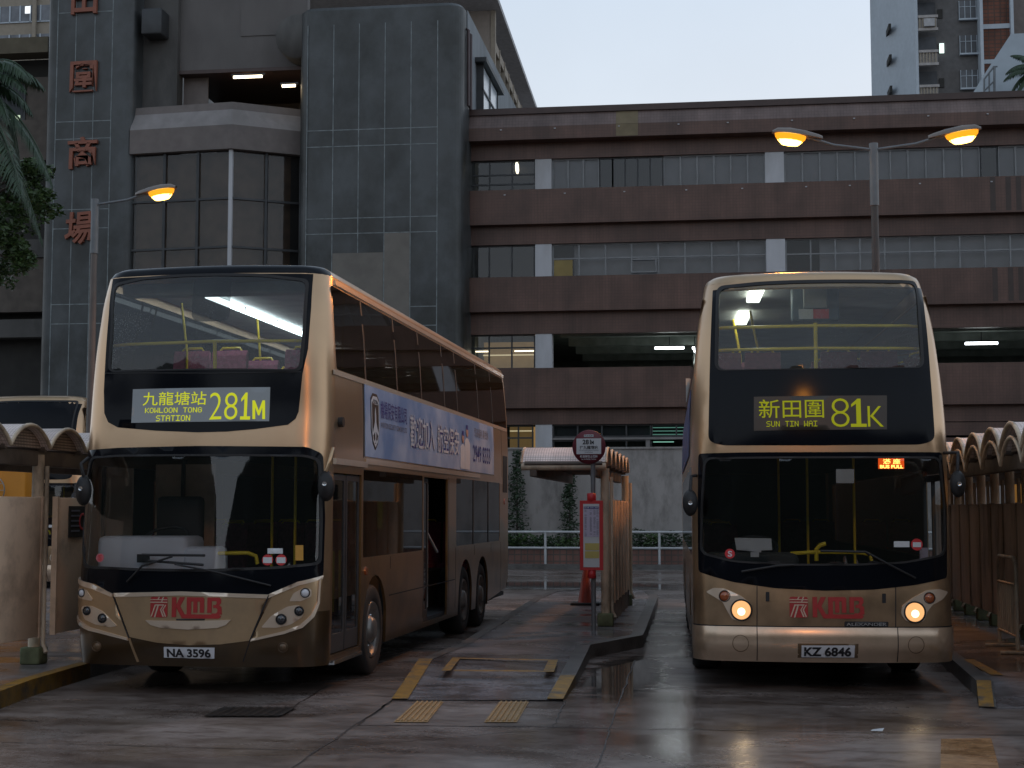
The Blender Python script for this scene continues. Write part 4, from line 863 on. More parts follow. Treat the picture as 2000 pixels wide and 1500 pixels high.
    for X, y in ((630, 2.8), (805, 2.2), (1090, 1.7)): c = g_(X, 500, y); MB().tube([(c.x, y, .4), (c.x, y, 2.37)], .015, 8).build('grab_pole', YRAIL, root)
    q = lambda n, L_, m, o=.006, par=None: patch(n, [zB(*p) for p in L_], B.front, m, par or g2, (), o, .002, .06)
    q('paper_notice', [(355, 594), (582, 598), (588, 670), (520, 672), (520, 684), (368, 668)], PAPER, -.03)
    q('paper_slip', [(455, 682), (507, 682), (507, 712), (455, 712)], PAPER, -.02); q('windscreen_label', [(1330, 616), (1425, 616), (1425, 652), (1330, 652)], PAPER)
    q('sun_blind', [(985, 172), (1097, 172), (1097, 258), (985, 258)], PAPER, -.08); q('paper_slip', [(1495, 655), (1545, 655), (1548, 738), (1495, 738)], PAPERL, -.03)
    s_ = patch('round_sticker', circ(*zB(1470, 636), .057, 22), B.front, REDB, g2, (), .006, .002, .05); q('sticker_panel', [(1445, 622), (1495, 622), (1495, 652), (1445, 652)], PAPER, .009, s_)
    s_ = patch('round_sticker', circ(*zB(330, 692), .048, 22), B.front, REDB, g2, (), .006, .002, .05); text_on('sticker_letter', 'S', (*zB(318, 710), *zB(344, 675)), B.front, PAPER, s_, .009, .02)
    fs = q('bus_full_sign', [(1240, 104), (1398, 106), (1400, 172), (1240, 172)], FULLBG, -.03)
    text_on('sign_lettering', '滿 座', (*zB(1268, 144), *zB(1375, 112)), B.front, FULLTX, fs, -.025, .02); text_on('sign_lettering', 'BUS FULL', (*zB(1250, 170), *zB(1392, 149)), B.front, FULLTX, fs, -.025, .04)
    return root
bus_l = left_bus(); bus_r = right_bus()
# a third bus, parked beyond the left shelter
third = copy_tree(bus_r, None, ('destination_display', 'bus_full_sign', 'advertisement', 'ceiling_light', 'notice_board', 'monitor', 'paper_notice'))
for ch in third.children:
    if ch.name.startswith('upper_windscreen'): ch.data = ch.data.copy(); ch.data.materials[0] = BLACKG
third.location = (-14.35, 30.2, 0); third.rotation_euler = (0, 0, 0); third['label'] = 'unlit double decker bus whose upper deck shows behind the left shelter roof'

# ================================================================== GROUND
def struct(name, mb_or_obj, m=None):
    o = mb_or_obj.build(name, m) if isinstance(mb_or_obj, MB) else mb_or_obj
    return tag(o, kind='structure')
g = MB(); g.quad((-400, -200, 0), (400, -200, 0), (400, 900, 0), (-400, 900, 0)); struct('ground', g, GROUND)
# joints sawn in the concrete bays
J = mat('tar_joint', (.045, .038, .035), .5)
def strip(mb, a, b, w_, z=.004):
    a = Vector(a); b = Vector(b); d = (b-a).normalized(); n = Vector((-d.y, d.x))*w_/2
    mb.add([(a.x-n.x, a.y-n.y, z), (b.x-n.x, b.y-n.y, z), (b.x+n.x, b.y+n.y, z), (a.x+n.x, a.y+n.y, z)], [(0, 1, 2, 3)])
def wob(mb, a, b, w_, n=14, amp=.012, z=.004):
    a = Vector(a); b = Vector(b); p = a
    for i in range(1, n+1):
        q = a+(b-a)*i/n+Vector((random.uniform(-amp, amp), random.uniform(-amp, amp))); strip(mb, p, q+(q-p).normalized()*.01, w_*random.uniform(.6, 1.3), z); p = q
G2 = lambda px, py: Vector(atZ(px, py)[:2])
j = MB()
for a, b, w_ in ((G2(0, 1450), G2(600, 1466), .014), (G2(600, 1466), G2(1085, 1422), .008), (G2(697, 1417), G2(1085, 1420), .026), (G2(1085, 1420), G2(2000, 1437), .018),
                 (G2(765, 1369), G2(480, 1560), .02), (G2(765, 1369), G2(697, 1417), .02), (G2(765, 1369), G2(1105, 1370), .025), (G2(1105, 1370), G2(1080, 1421), .012), (G2(1240, 1290), G2(1190, 1428), .014),
                 (G2(1190, 1428), G2(1130, 1600), .014), (G2(0, 1405), G2(72, 1409), .02), (G2(640, 1340), G2(540, 1400), .015), (G2(1000, 1185), G2(1340, 1192), .02), (G2(1290, 1215), G2(1350, 1216), .06)):
    wob(j, a, b, w_)
struct('road_joint', j, J)
# centre island, with a ramped near end
L_ = [G2(765, 1368), G2(818, 1316), Vector((-3.10, 18.4)), Vector((-3.22, 23)), Vector((-3.35, 28.2)), Vector((-3.3, 30.6)), Vector((-2.9, 31.3)), Vector((-1.6, 31.3))]
R_ = [G2(1100, 1370), Vector((-1.43, 15.6)), Vector((-1.52, 18.5)), Vector((-.97, 20.0)), Vector((-.98, 21)), Vector((-1.05, 25)), Vector((-1.12, 29.0)), Vector((-1.3, 30.8))]
zs_ = [.006, .13, .15, .15, .15, .15, .15, .15]
def zr(y): return .006+(.15-.006)*min(1, max(0, (y-14.16)/2.2))
isl = MB(); n_ = len(L_); top = []
for a, b in zip(L_, R_): top.append((Vector((a.x, a.y, zr(a.y))), Vector((b.x, b.y, zr(b.y)))))
for (a, b), (c, d) in zip(top, top[1:]): isl.quad(a, b, d, c)
struct('island_pavement', isl, PAVE)
kb = MB()
def kerbrun(mb, pts, w_, inward, zf=None, top_off=.006):
    for p, q in zip(pts, pts[1:]):
        d = (q-p).normalized(); n = Vector((-d.y, d.x))*w_*inward; z0 = (zf or zr)(p.y)+top_off; z1 = (zf or zr)(q.y)+top_off
        mb.add([(p.x, p.y, -.02), (q.x, q.y, -.02), (q.x, q.y, z1), (p.x, p.y, z0), (p.x+n.x, p.y+n.y, z0), (q.x+n.x, q.y+n.y, z1)], [(0, 1, 2, 3), (3, 2, 5, 4)])
kerbrun(kb, L_, .14, -1); kerbrun(kb, R_, .16, 1); struct('island_kerb', kb, KERB)
ym = MB()
def paintrun(mb, p, q, w_, inward, t0, t1, off=.012):
    p2 = p+(q-p)*t0; q2 = p+(q-p)*t1; kerbrun(mb, [p2, q2], w_*.75, inward, None, off)
paintrun(ym, L_[0], L_[1], .20, -1, 0, 1); paintrun(ym, R_[0], R_[1], .20, 1, 0, .95)
for a, b, c, d in (((862, 1312), (880, 1312), (900, 1286), (884, 1286)), ((1060, 1314), (1082, 1314), (1090, 1290), (1072, 1290)), ((885, 1313), (1060, 1314), (1060, 1311), (887, 1310)), ((884, 1288), (1072, 1292), (1072, 1290), (886, 1286))):
    ym.add([atZ(*p, .145) + Vector((0, 0, .011)) for p in (a, b, c, d)], [(0, 1, 2, 3)])
# side kerbs
SL = [Vector((-6.10, 11.2)), Vector((-6.22, 12.4)), Vector((-6.45, 14.0)), Vector((-6.55, 15.6)), Vector((-6.62, 18)), Vector((-6.7, 30)), Vector((-6.9, 38))]
SR = [Vector((2.28, 14.25)), Vector((2.40, 15.1)), Vector((2.48, 17.1)), Vector((2.62, 22)), Vector((2.75, 32)), Vector((2.8, 38))]
fl = lambda y: .15
frr = lambda y: .15*min(1, max(.04, (y-14.2)/.9))
pv = MB()
for p, q in zip(SL, SL[1:]): pv.quad((p.x-9, p.y, .15), (p.x, p.y, .15), (q.x, q.y, .15), (q.x-9, q.y, .15))
struct('left_pavement', pv, PAVE); pv = MB()
for p, q in zip(SR, SR[1:]): pv.quad((p.x, p.y, frr(p.y)), (p.x+9, p.y, frr(p.y)), (q.x+9, q.y, .15), (q.x, q.y, .15 if q.y > 15.2 else frr(q.y)))
pv.quad((2.28, 14.25, 0), (11.2, 14.25, 0), (11.2, 14.26, frr(14.3)), (2.28, 14.26, frr(14.3)))
struct('right_pavement', pv, PAVE)
kb = MB(); kerbrun(kb, SL, .15, 1, fl); struct('left_kerb', kb, KERB); kb = MB(); kerbrun(kb, SR, .15, -1, frr); struct('right_kerb', kb, KERB)
kerbrun(ym, SL[:4], .13, 1, fl, .010); kerbrun(ym, SR[:2], .13, -1, frr, .012)
ym.add([(2.62, 15.6, .158), (2.74, 15.6, .158), (2.72, 17.2, .158), (2.60, 17.2, .158)], [(0, 1, 2, 3)])
struct('yellow_marking', ym, KERBY)
# drain grate and tactile plates
dg = MB(); cs = [atZ(*p) for p in ((400, 1401), (547, 1401), (577, 1384), (442, 1384))]
for i in range(13):
    t = i/12; a = cs[0].lerp(cs[3], t); b = cs[1].lerp(cs[2], t); strip(dg, a[:2], b[:2], .028, .016)
for i in range(9):
    t = i/8; a = cs[0].lerp(cs[1], t); b = cs[3].lerp(cs[2], t); strip(dg, a[:2], b[:2], .03, .019)
d_ = dg.build('drain_grate', IRON, None, False); tag(d_, 'black cast iron drain grate in the road in front of the 281M bus', 'drain')
pt = MB(); pt.add([c+Vector((0, 0, .008)) for c in cs], [(0, 1, 2, 3)]); pt.build('drain_pit', RUBBER, d_)
for k, (cc, lb) in enumerate(((((768, 1412), (835, 1412), (867, 1372), (812, 1372)), 'ribbed yellow tactile plate before the island ramp, nearer the 281M bus'),
                              (((945, 1412), (1010, 1412), (1033, 1372), (975, 1372)), 'ribbed yellow tactile plate before the island ramp, nearer the 81K bus'))):
    c = [atZ(*p) for p in cc]; b = MB(); b.add([q+Vector((0, 0, .007)) for q in c], [(0, 1, 2, 3)])
    o = b.build('tactile_plate', TACT, None, False); tag(o, lb, 'tactile paving', 'tactile plates at the island ramp'); rb = MB()
    for i in range(6):
        p = c[0].lerp(c[1], (i+.5)/6); q = c[3].lerp(c[2], (i+.5)/6)
        rb.tube([p.lerp(q, .03)+Vector((0, 0, .010)), p.lerp(q, .97)+Vector((0, 0, .010))], .013, 6)
    rb.build('plate_rib', TACT, o)
rp = MB(); rp.add([atZ(*p, .004) for p in ((1838, 1443), (1936, 1441), (1962, 1540), (1836, 1545))], [(0, 1, 2, 3)])
struct('road_patch_lamp_glow', rp, groundmat('patch_orange_reflection', (.50, .29, .14), (.24, .13, .06), 2.5))  # concrete patch with the lamp's orange reflection painted into its colour
# a scrap of litter
lt = MB(); c = atZ(1713, 1430); lt.add([c+Vector(v) for v in ((-.05, 0, .01), (.04, -.02, .012), (.06, .03, .03), (-.03, .05, .015))], [(0, 1, 2, 3)])
tag(lt.build('litter_scrap', PAPER, None, False), 'small scrap of white litter on the road in front of the 81K bus', 'litter')

# ================================================================== SHELTERS
def shelter(x_open, y0, n, pitch, direction, post_x, label, panels, panel_x, posts, width=1.25, zp=2.64, ze=2.42, pm=None):
    """barrel vaulted shelter: vault axes run across (x); direction = +1 if the roof runs towards +x from the open end"""
    root = empty('bus_shelter', (post_x, y0, .15), 0, label, 'shelter', 'vaulted bus shelters'); O = Vector((post_x, y0, .15))
    xe = x_open+direction*width; x0, x1 = min(x_open, xe), max(x_open, xe)
    K = 10
    for i in range(n):
        ya = y0+i*pitch; vs = []; prof = [(ya+pitch*k/K, ze+(zp-ze)*math.sin(math.pi*k/K)**.75) for k in range(K+1)]
        mb = MB(); ring = prof+[(y, z-.03) for y, z in prof[::-1]]
        mb.prism([(y, z) for y, z in ring], x0, x1, 'x'); v = mb.build('roof_vault', MESHW, root); v.data.transform(Matrix.Translation(-O))
        for xx in (x0, x1):
            e_ = MB().tube([(xx, y_, z_-.01) for y_, z_ in prof], .022, 6).build('vault_edge', SHELB, v); e_.data.transform(Matrix.Translation(-O))
        if post_x > 0: sc_ = MB().tube([(x_open, y_, z_-.15) for y_, z_ in prof], .02, 6).build('scalloped_rim', SHELB, v); sc_.data.transform(Matrix.Translation(-O))
        xi = x_open+direction*.10; inf = MB(); pr = [(y, z-.02) for y, z in prof]; inf.prism(pr, xi, xi+.01, 'x'); q = inf.build('mesh_infill', MESHD, v); q.data.transform(Matrix.Translation(-O))
    Lg = n*pitch
    b = MB().box(x0+.12, x0+.22, y0, y0+Lg, ze-.20, ze-.04, .01).box(x1-.22, x1-.12, y0, y0+Lg, ze-.20, ze-.04, .01)
    for i in range(n+1): b.tube([(x0+.05, y0+i*pitch, ze-.02), (x1-.05, y0+i*pitch, ze-.02)], .035, 8)
    o = b.build('roof_beam', SHELD, root); o.data.transform(Matrix.Translation(-O))
    o = MB().tube([(x0, y0+.03, ze-.06), (x1, y0+.03, ze-.06)], .055, 12).build('gutter', SHELB, root); o.data.transform(Matrix.Translation(-O))
    for yy in posts:
        o = MB().tube([(post_x, yy, .15), (post_x, yy, ze-.08)], .062, 14).build('post', SHELB, root); o.data.transform(Matrix.Translation(-O))
        q = MB().box(post_x-.11, post_x+.11, yy-.11, yy+.11, .15, .33, .02).build('post_base', GREENB, o); q.data.transform(Matrix.Translation(-O))
        q = MB().tube([(post_x+direction*-.09, yy+.02, ze-.2), (post_x-direction*.09, yy+.02, .36), (post_x-direction*.14, yy-.02, .27)], .024, 8).build('downpipe', SHELB, o); q.data.transform(Matrix.Translation(-O))
    for ya, yb, za, zb in panels:
        mb = MB().box(panel_x-.02, panel_x+.02, ya, yb, za, zb, .006); mb.box(panel_x-.03, panel_x+.03, ya-.02, ya+.02, za-.01, zb+.01).box(panel_x-.03, panel_x+.03, yb-.02, yb+.02, za-.01, zb+.01)
        o = mb.build('side_panel', pm or SHELP, root); o.data.transform(Matrix.Translation(-O))
        for yy in ((ya+.1, yb-.1) if post_x > -4 and post_x < 0 else ()):
            q = MB().box(panel_x-.028, panel_x+.028, yy-.03, yy+.03, .15, za).build('panel_foot', SHELD, o); q.data.transform(Matrix.Translation(-O))
    return root
mid = shelter(-1.52, 21.2, 6, .9, -1, -1.56, 'beige vaulted bus shelter on the island between the two front buses', [(21.85+i*.74, 21.85+i*.74+.68, .42, 1.90) for i in range(6)], -1.52, [21.55, 26.3], 1.18)
lef = shelter(-6.98, 12.68, 12, .92, -1, -7.12, 'beige vaulted bus shelter along the left pavement, with blank side panels', [(12.75, 14.2, .45, 1.90), (14.26, 15.28, .45, 1.89), (15.66, 17.3, .45, 1.89), (17.5, 19.3, .45, 1.89)], -7.0, [13.0, 15.47, 19.4, 22.9], 1.6)
rig = shelter(2.86, 12.8, 14, 1.12, 1, 3.86, 'beige vaulted bus shelter along the right pavement, with stained weathered boards', [(14.2+i*.9, 14.2+i*.9+.89, .38, 1.84) for i in range(14)], 3.66, [13.36+1.12*k for k in range(13)], 1.9, 2.62, 2.36, SHELR)
# notice on the left shelter panel
nb = MB().box(-6.975, -6.962, 15.93, 16.42, 1.46, 1.80).build('panel_notice', INTDK, lef); nb.data.transform(Matrix.Translation(-Vector((-7.12, 12.68, .15))))
def lpn(name, y, z, w_, h, m, t=.004):
    o = MB().box(-6.961, -6.961+t, y, y+w_, z, z+h).build(name, m, nb); o.data.transform(Matrix.Translation(-Vector((-7.12, 12.68, .15)))); return o
for k in range(5): lpn('notice_line', 15.97, 1.74-k*.055, .22, .018, INKG)
o = MB().lathe([(.095, 0), (.095, .004), (.07, .004), (.07, 0)], 20, Matrix.Translation((-6.96, 16.27, 1.63)) @ Matrix.Rotation(math.pi/2, 4, 'Y')).build('notice_circle', REDB, nb); o.data.transform(Matrix.Translation(-Vector((-7.12, 12.68, .15))))
# ticket booth seen through the left shelter, and lit shop strip
bt = MB().box(-10.6, -9.15, 19.5, 19.9, .15, 2.45, .02).build('kiosk', ORANGEB); tag(bt, 'orange lit kiosk seen through the gap of the left shelter', 'kiosk')
MB().box(-10.7, -9.05, 19.4, 20.0, 2.45, 2.55, .02).build('kiosk_roof', SHELD, bt)
fn = MB().lathe([(.20, 0), (.21, .02), (.20, .04)], 24, Matrix.Translation((-9.62, 19.47, 2.02)) @ Matrix.Rotation(math.pi/2, 4, 'X')).build('fan', INTW, bt)
fb = MB()
for k in range(12): fb.tube([(-9.62, 19.43, 2.02), (-9.62+.2*math.cos(k*.524), 19.44, 2.02+.2*math.sin(k*.524))], .005, 4)
fb.build('fan_guard', INTW, fn)
oh = MB().box(6.2, 6.3, 12, 34, 1.2, 2.3).build('backdrop', ORANGEB); tag(oh, 'added orange glowing hoarding seen through the gap of the right shelter', 'backdrop')  # added wall with its own glow, standing in for orange light behind
MB().box(6.15, 6.35, 12, 34, .15, 1.2).build('backdrop_base', SHELD, oh)
# crowd barrier leaning in the right shelter
cb = MB(); z0 = .17
for x0, x1 in ((3.50, 3.56),):
    cb.tube([(3.3, 17.9, .2), (3.3, 17.9, 1.15), (3.3, 18.0, 1.22), (3.3, 18.9, 1.22), (3.3, 19.0, 1.15), (3.3, 19.0, .2)], .022, 8)
    cb.tube([(3.3, 17.9, .35), (3.3, 19.0, .35)], .016, 6).tube([(3.3, 17.9, .92), (3.3, 19.0, .92)], .016, 6)
    for k in range(8): cb.tube([(3.3, 18.03+k*.12, .35), (3.3, 18.03+k*.12, .92)], .011, 6)
bo = cb.build('crowd_barrier', SHELB, None); tag(bo, 'rusty tubular crowd barrier standing against the right shelter boards', 'barrier')
MB().tube([(3.12, 17.95, .17), (3.48, 17.95, .17)], .02, 6).tube([(3.12, 18.95, .17), (3.48, 18.95, .17)], .02, 6).build('barrier_foot', SHELB, bo)

# ================================================================== BUS STOP SIGN and CONE
SX, SY = -1.66, 20.72
sg = empty('bus_stop_sign', (SX, SY, .15), 0, 'bus stop pole with a round maroon 281M sign and a red framed timetable', 'bus stop sign')
def rel(o): o.data.transform(Matrix.Translation(-Vector((SX, SY, .15)))); return o
rel(MB().tube([(SX, SY, .15), (SX, SY, 2.45)], .032, 12).build('pole', POLE, sg))
M = Matrix.Translation((SX-.05, SY-.04, 2.605)) @ Matrix.Rotation(-YAW-.0, 4, 'Z') @ Matrix.Rotation(math.pi/2, 4, 'X')
dc = rel(MB().lathe([(0, -.012), (.225, -.012), (.23, 0), (.225, .012), (0, .012)], 40, M).build('sign_disc', MAROON, sg))
def disc(name, x0, z0, x1, z1, m, par, o=.016, s=None, bold=0.):
    if s:
        v, f = text2d(s, bold); mb = MB(); mb.add([M @ Vector((x0+(x1-x0)*a, z0+(z1-z0)*b, o)) for a, b in v], f); return rel(mb.build(name, m, par, fixn=False))
    mb = MB(); mb.add([M @ Vector((x, z, o)) for x, z in ((x0, z0), (x1, z0), (x1, z1), (x0, z1))], [(0, 1, 2, 3)]); return rel(mb.build(name, m, par, fixn=False))
wp = disc('white_plate', -.17, -.095, .17, .115, PAPER, dc)
disc('sign_lettering', -.085, .035, .03, .10, INK, wp, .019, '281', .03); disc('sign_lettering', .036, .035, .07, .085, INK, wp, .019, 'M', .03)
disc('sign_lettering', -.125, -.03, .125, .018, INK, wp, .019, '往九龍塘站', .02); disc('sign_lettering', -.135, -.055, .135, -.038, INKG, wp, .019, 'TO KOWLOON TONG', .01); disc('sign_lettering', -.055, -.08, .055, -.064, INKG, wp, .019, 'STATION', .01)
cap = disc('sign_caption', -.065, .135, .065, .168, PAPER, dc); disc('sign_lettering', -.058, .142, .058, .161, INK, cap, .019, '巴士總站', .02)
disc('sign_lettering', -.12, -.145, .12, -.11, PAPER, dc, .018, '新田圍巴士總站', .02); disc('sign_lettering', -.1, -.172, .1, -.155, PAPER, dc, .018, 'Sun Tin Wai Bus Terminus', .01)
M2 = Matrix.Translation((SX-.02, SY-.05, 1.42)) @ Matrix.Rotation(-YAW+.12, 4, 'Z') @ Matrix.Rotation(math.pi/2, 4, 'X')
tb = MB(); tb.add([M2 @ Vector((x, z, o)) for o in (-.02, .03) for x, z in ((-.155, -.465), (.155, -.465), (.155, .465), (-.155, .465))], [(0, 1, 2, 3), (7, 6, 5, 4), (0, 4, 5, 1), (1, 5, 6, 2), (2, 6, 7, 3), (3, 7, 4, 0)])
tbd = rel(tb.build('timetable_frame', REDB, sg))
rel(MB().lathe([(.05, -.06), (.06, -.05), (.06, .05), (0, .06)], 12, Matrix.Translation((SX-.02, SY-.03, 1.93))).build('frame_clamp', REDB, tbd)); rel(MB().lathe([(0, -.06), (.06, -.05), (.05, .05), (0, .06)], 12, Matrix.Translation((SX-.02, SY-.03, .90))).build('frame_clamp', REDB, tbd))
def tq(name, x0, z0, x1, z1, m, par, o=.034):
    mb = MB(); mb.add([M2 @ Vector((x, z, o)) for x, z in ((x0, z0), (x1, z0), (x1, z1), (x0, z1))], [(0, 1, 2, 3)]); return rel(mb.build(name, m, par, fixn=False))
pp = tq('timetable_sheet', -.108, -.425, .108, .42, PAPER, tbd)
tq('timetable_column', -.10, -.02, .105, .385, PAPERL, pp, .037); tq('timetable_header', -.098, .355, .100, .385, INKB, pp, .040)
tq('yellow_fare_notice', -.085, -.20, .104, -.105, PAPERY, pp, .037); tq('yellow_fare_notice', -.085, -.305, .104, -.212, PAPERY, pp, .037)
rr = random.Random(3); ln = MB()
for k in range(34):
    z = .335-k*.0105
    for x0 in (-.09, -.02, .03, .07):
        if rr.random() < .75: ln.add([M2 @ Vector((x, zz, .040)) for x, zz in ((x0, z), (x0+.035*rr.uniform(.5, 1), z), (x0+.03, z+.004), (x0, z+.004))], [(0, 1, 2, 3)])
rel(ln.build('timetable_print', INKG, pp, False))
for s, x0, z0, x1, z1 in (('281M', -.095, .36, -.03, .38), ('新田圍 往 九龍塘站', -.015, .36, .095, .38)):
    v, f = text2d(s, .02); mb = MB(); mb.add([M2 @ Vector((x0+(x1-x0)*a, z0+(z1-z0)*b, .043)) for a, b in v], f); rel(mb.build('timetable_lettering', PAPER, pp, fixn=False))
cx, cy = -2.24, 26.3
cn = empty('traffic_cone', (cx, cy, .15), 0, 'faded orange traffic cone on a black base behind the bus stop pole', 'cone')
MB().lathe([(.14, .04), (.13, .06), (.035, .68), (.025, .70), (0, .70)], 24).build('cone_body', CONEM, cn); MB().box(-.25, .25, -.22, .22, 0, .045, .015).build('cone_base', RUBBER, cn)

# ================================================================== MALL AND CAR PARK BLOCK
X0, X1, YF = -8.05, 22.0, 49.0
mall = empty('car_park_building', (6, YF, 0), 0, 'long brown tiled car park block with bands of windows behind the bus station', 'building')
MO = Vector((6, YF, 0))
def mp_(o): o.data.transform(Matrix.Translation(-MO)); return o
def prof_band(name, prof, m, x0=X0, x1=X1, parent=mall):  # prof: (y, z)
    return mp_(MB().prism(prof, x0, x1, 'x').build(name, m, parent))
prof_band('roof_trim', [(YF-.12, 14.66), (YF-.12, 14.86), (YF+.6, 14.86), (YF+.6, 14.66)], DKTRIM)
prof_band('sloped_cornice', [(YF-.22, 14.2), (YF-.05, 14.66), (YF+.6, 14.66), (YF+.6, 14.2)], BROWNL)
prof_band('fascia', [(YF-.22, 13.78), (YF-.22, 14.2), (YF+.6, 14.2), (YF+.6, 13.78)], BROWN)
prof_band('lintel_beam', [(YF+.28, 13.24), (YF+.28, 13.78), (YF+.6, 13.78), (YF+.6, 13.24)], BROWN)
for zt_, zb_, zl in ((12.18, 11.04, 10.42), (9.31, 8.18, 7.47), (6.33, 5.04, 4.52)):
    prof_band('parapet_band', [(YF, zb_), (YF, zt_), (YF+.25, zt_), (YF+.35, zb_)], BROWN)
    prof_band('lintel_beam', [(YF+.28, zl), (YF+.28, zb_-.001), (YF+.6, zb_-.001), (YF+.6, zl)], BROWN)
YW = YF+.42
fx = lambda px, py=400: atY(px, py, YW).x
# depth: floors, back wall
sl = MB()
for z in (14.5, 11.1, 8.25, 5.1): sl.box(X0+.02, X1, YF+.6, YF+16, z-.15, z+.15)
sl.box(X0+.02, X1, YF+16, YF+16.2, 0, 14.6).box(X0+.02, X0+.2, YF+.6, YF+16, 0, 14.6); mp_(sl.build('floor_slab', CARPARK, mall))
for z in (12.2, 9.3): mp_(MB().box(X0+.2, X1, YW+1.2, YW+1.25, z-1.1, z+2).build('room_partition', INTDK, mall))
for px0, px1 in ((1046, 1078), (1495, 1532)):
    for z0, z1 in ((12.18, 13.24), (9.31, 10.42), (6.33, 7.47), (4.0, 4.52)): mp_(MB().box(fx(px0), fx(px1), YW-.12, YW+.35, z0-.3, z1+.02).build('column', WHITEC, mall))
def window(x0, x1, z0, z1, n, rows, framem, panem, back=None, backm=None, fw_=.05, skip=()):
    fr = MB(); fr.box(x0, x1, YW-.03, YW+.03, z0, z0+fw_).box(x0, x1, YW-.03, YW+.03, z1-fw_, z1)
    for i in range(n+1):
        x = x0+(x1-x0)*i/n; fr.box(x-fw_/2, x+fw_/2, YW-.032, YW+.032, z0+fw_, z1-fw_)
    for r_ in rows: fr.box(x0, x1, YW-.028, YW+.028, z0+(z1-z0)*r_-fw_/2, z0+(z1-z0)*r_+fw_/2)
    o = mp_(fr.build('window', framem, mall)); p = MB(); p.quad((x0, YW, z0), (x1, YW, z0), (x1, YW, z1), (x0, YW, z1)); mp_(p.build('pane', panem, o, False))
    if backm: mp_(MB().box(x0+.02, x1-.02, YW+back, YW+back+.03, z0, z1).build('window_backing', backm, o))
    return o
# top floor
ZA, ZB = 12.18, 13.24
window(fx(912), fx(1045), ZA, ZB, 3, (.25, .55), DKFRAME, PANE, .9, INTDK)
window(fx(1080), fx(1170), ZA, ZB, 3, (), ALU, PANEC, .08, GREYBLIND, .05); window(fx(1172), fx(1197), ZA, ZB, 1, (), DKFRAME, PANE, .12, INTDK)
window(fx(1197), fx(1295), ZA, ZB, 4, (), DKFRAME, PANE, .15, CURTAIN); window(fx(1297), fx(1494), ZA, ZB, 6, (), ALU, PANEC, .08, GREYBLIND, .05)
window(fx(1534), fx(1915), ZA, ZB, 11, (), ALU, PANEC, .08, GREYBLIND, .05); window(fx(1917), fx(1950), ZA, ZB, 1, (), DKFRAME, PANE, .1, INTDK); window(fx(1952), fx(2120), ZA, ZB, 5, (), ALU, PANEC, .08, GREYBLIND, .05)
# second floor from the top
ZA, ZB = 9.31, 10.42
window(fx(912), fx(1044), ZA, ZB, 3, (), DKFRAME, PANE, .9, INTDK); o = window(fx(1080), fx(1494), ZA, ZB, 8, (.56,), ALU, PANEC, .5, INTDK, .045)
x0, x1 = fx(1082), fx(1118); mp_(MB().box(x0, x1, YW-.02, YW-.01+.02, ZA+.05, ZA+.58).build('boarded_light', YELLOWB, o))
x0, x1 = fx(1232), fx(1282); mp_(MB().box(x0, x1, YW-.16, YW-.13, ZA+.1, ZA+.14).box(x0, x1, YW-.10, YW-.06, ZA+.52, ZA+.56).box(x0, x0+.04, YW-.15, YW-.08, ZA+.1, ZA+.56).box(x1-.04, x1, YW-.15, YW-.08, ZA+.1, ZA+.56).build('open_casement', ALU, o))
window(fx(1534), fx(2120), ZA, ZB, 12, (.55,), ALU, PANEC, .5, INTDK, .045)
bl = MB()
for a, b in ((1120, 1494), (1600, 2120)): bl.box(fx(a), fx(b), YW+.25, YW+.27, ZA, ZB)
mp_(bl.build('window_blind', GREYBLIND, mall))
# open car-park deck, third from the top: lit room at the left, tubes on the ceiling
ZA, ZB = 6.33, 7.47
o = window(fx(912), fx(1044), ZA, ZB, 3, (.62,), DKFRAME, PANE, 2.2, WARMINT); 
mp_(MB().box(fx(914), fx(1042), YW+2.0, YW+2.05, ZA+.66, ZA+.70).build('room_light', TUBEWS, o)); mp_(MB().box(fx(914), fx(953), YW+.35, YW+.4, ZA+.62, ZA+.66).box(fx(1002), fx(1042), YW+.35, YW+.4, ZA+.62, ZA+.66).build('room_light', TUBEW, o))
rl_ = MB()
for k in range(5): rl_.box(fx(1085), X1, YF+2+k*2.8, YF+2.35+k*2.8, 7.55, 7.95)
mp_(rl_.build('ceiling_rib', CARPARK, mall)); mp_(MB().box(fx(1085), X1, YF+9, YF+9.05, 6.35, 6.9).build('inner_parapet', INTW, mall))
for px0, px1, dy in ((1279, 1336, 2.4), (1352, 1362, 4.5), (1885, 1949, 2.4)):
    a = atY(px0, 680 if px0 < 1500 else 671, YF+dy); b = atY(px1, 680, YF+dy); t = mp_(MB().box(a.x, b.x, YF+dy-.04, YF+dy+.04, a.z-.04, a.z+.04, .01).build('tube_light', TUBE, mall))
    mp_(MB().tube([((a.x+b.x)/2, YF+dy, a.z+.04), ((a.x+b.x)/2, YF+dy, 8.0)], .015, 6).box(a.x, b.x, YF+dy-.06, YF+dy+.06, a.z+.045, a.z+.085).build('light_hanger', INTD, t))
    l_ = bpy.data.lights.new('car_park_tube', 'AREA'); l_.energy = 26; l_.shape = 'RECTANGLE'; l_.size = 1.2; l_.size_y = .1; l_.color = (.85, .95, 1); lo = bpy.data.objects.new('car_park_tube', l_); COL.objects.link(lo); lo.parent = t; lo.location = Vector(((a.x+b.x)/2, YF+dy, a.z-.07))-MO
    l3 = bpy.data.lights.new('car_park_glow', 'POINT'); l3.energy = 6; l3.shadow_soft_size = .3; l3.color = (.85, 1, .93); lo = bpy.data.objects.new('car_park_glow', l3); COL.objects.link(lo); lo.parent = t; lo.location = Vector(((a.x+b.x)/2, YF+dy, a.z-.25))-MO
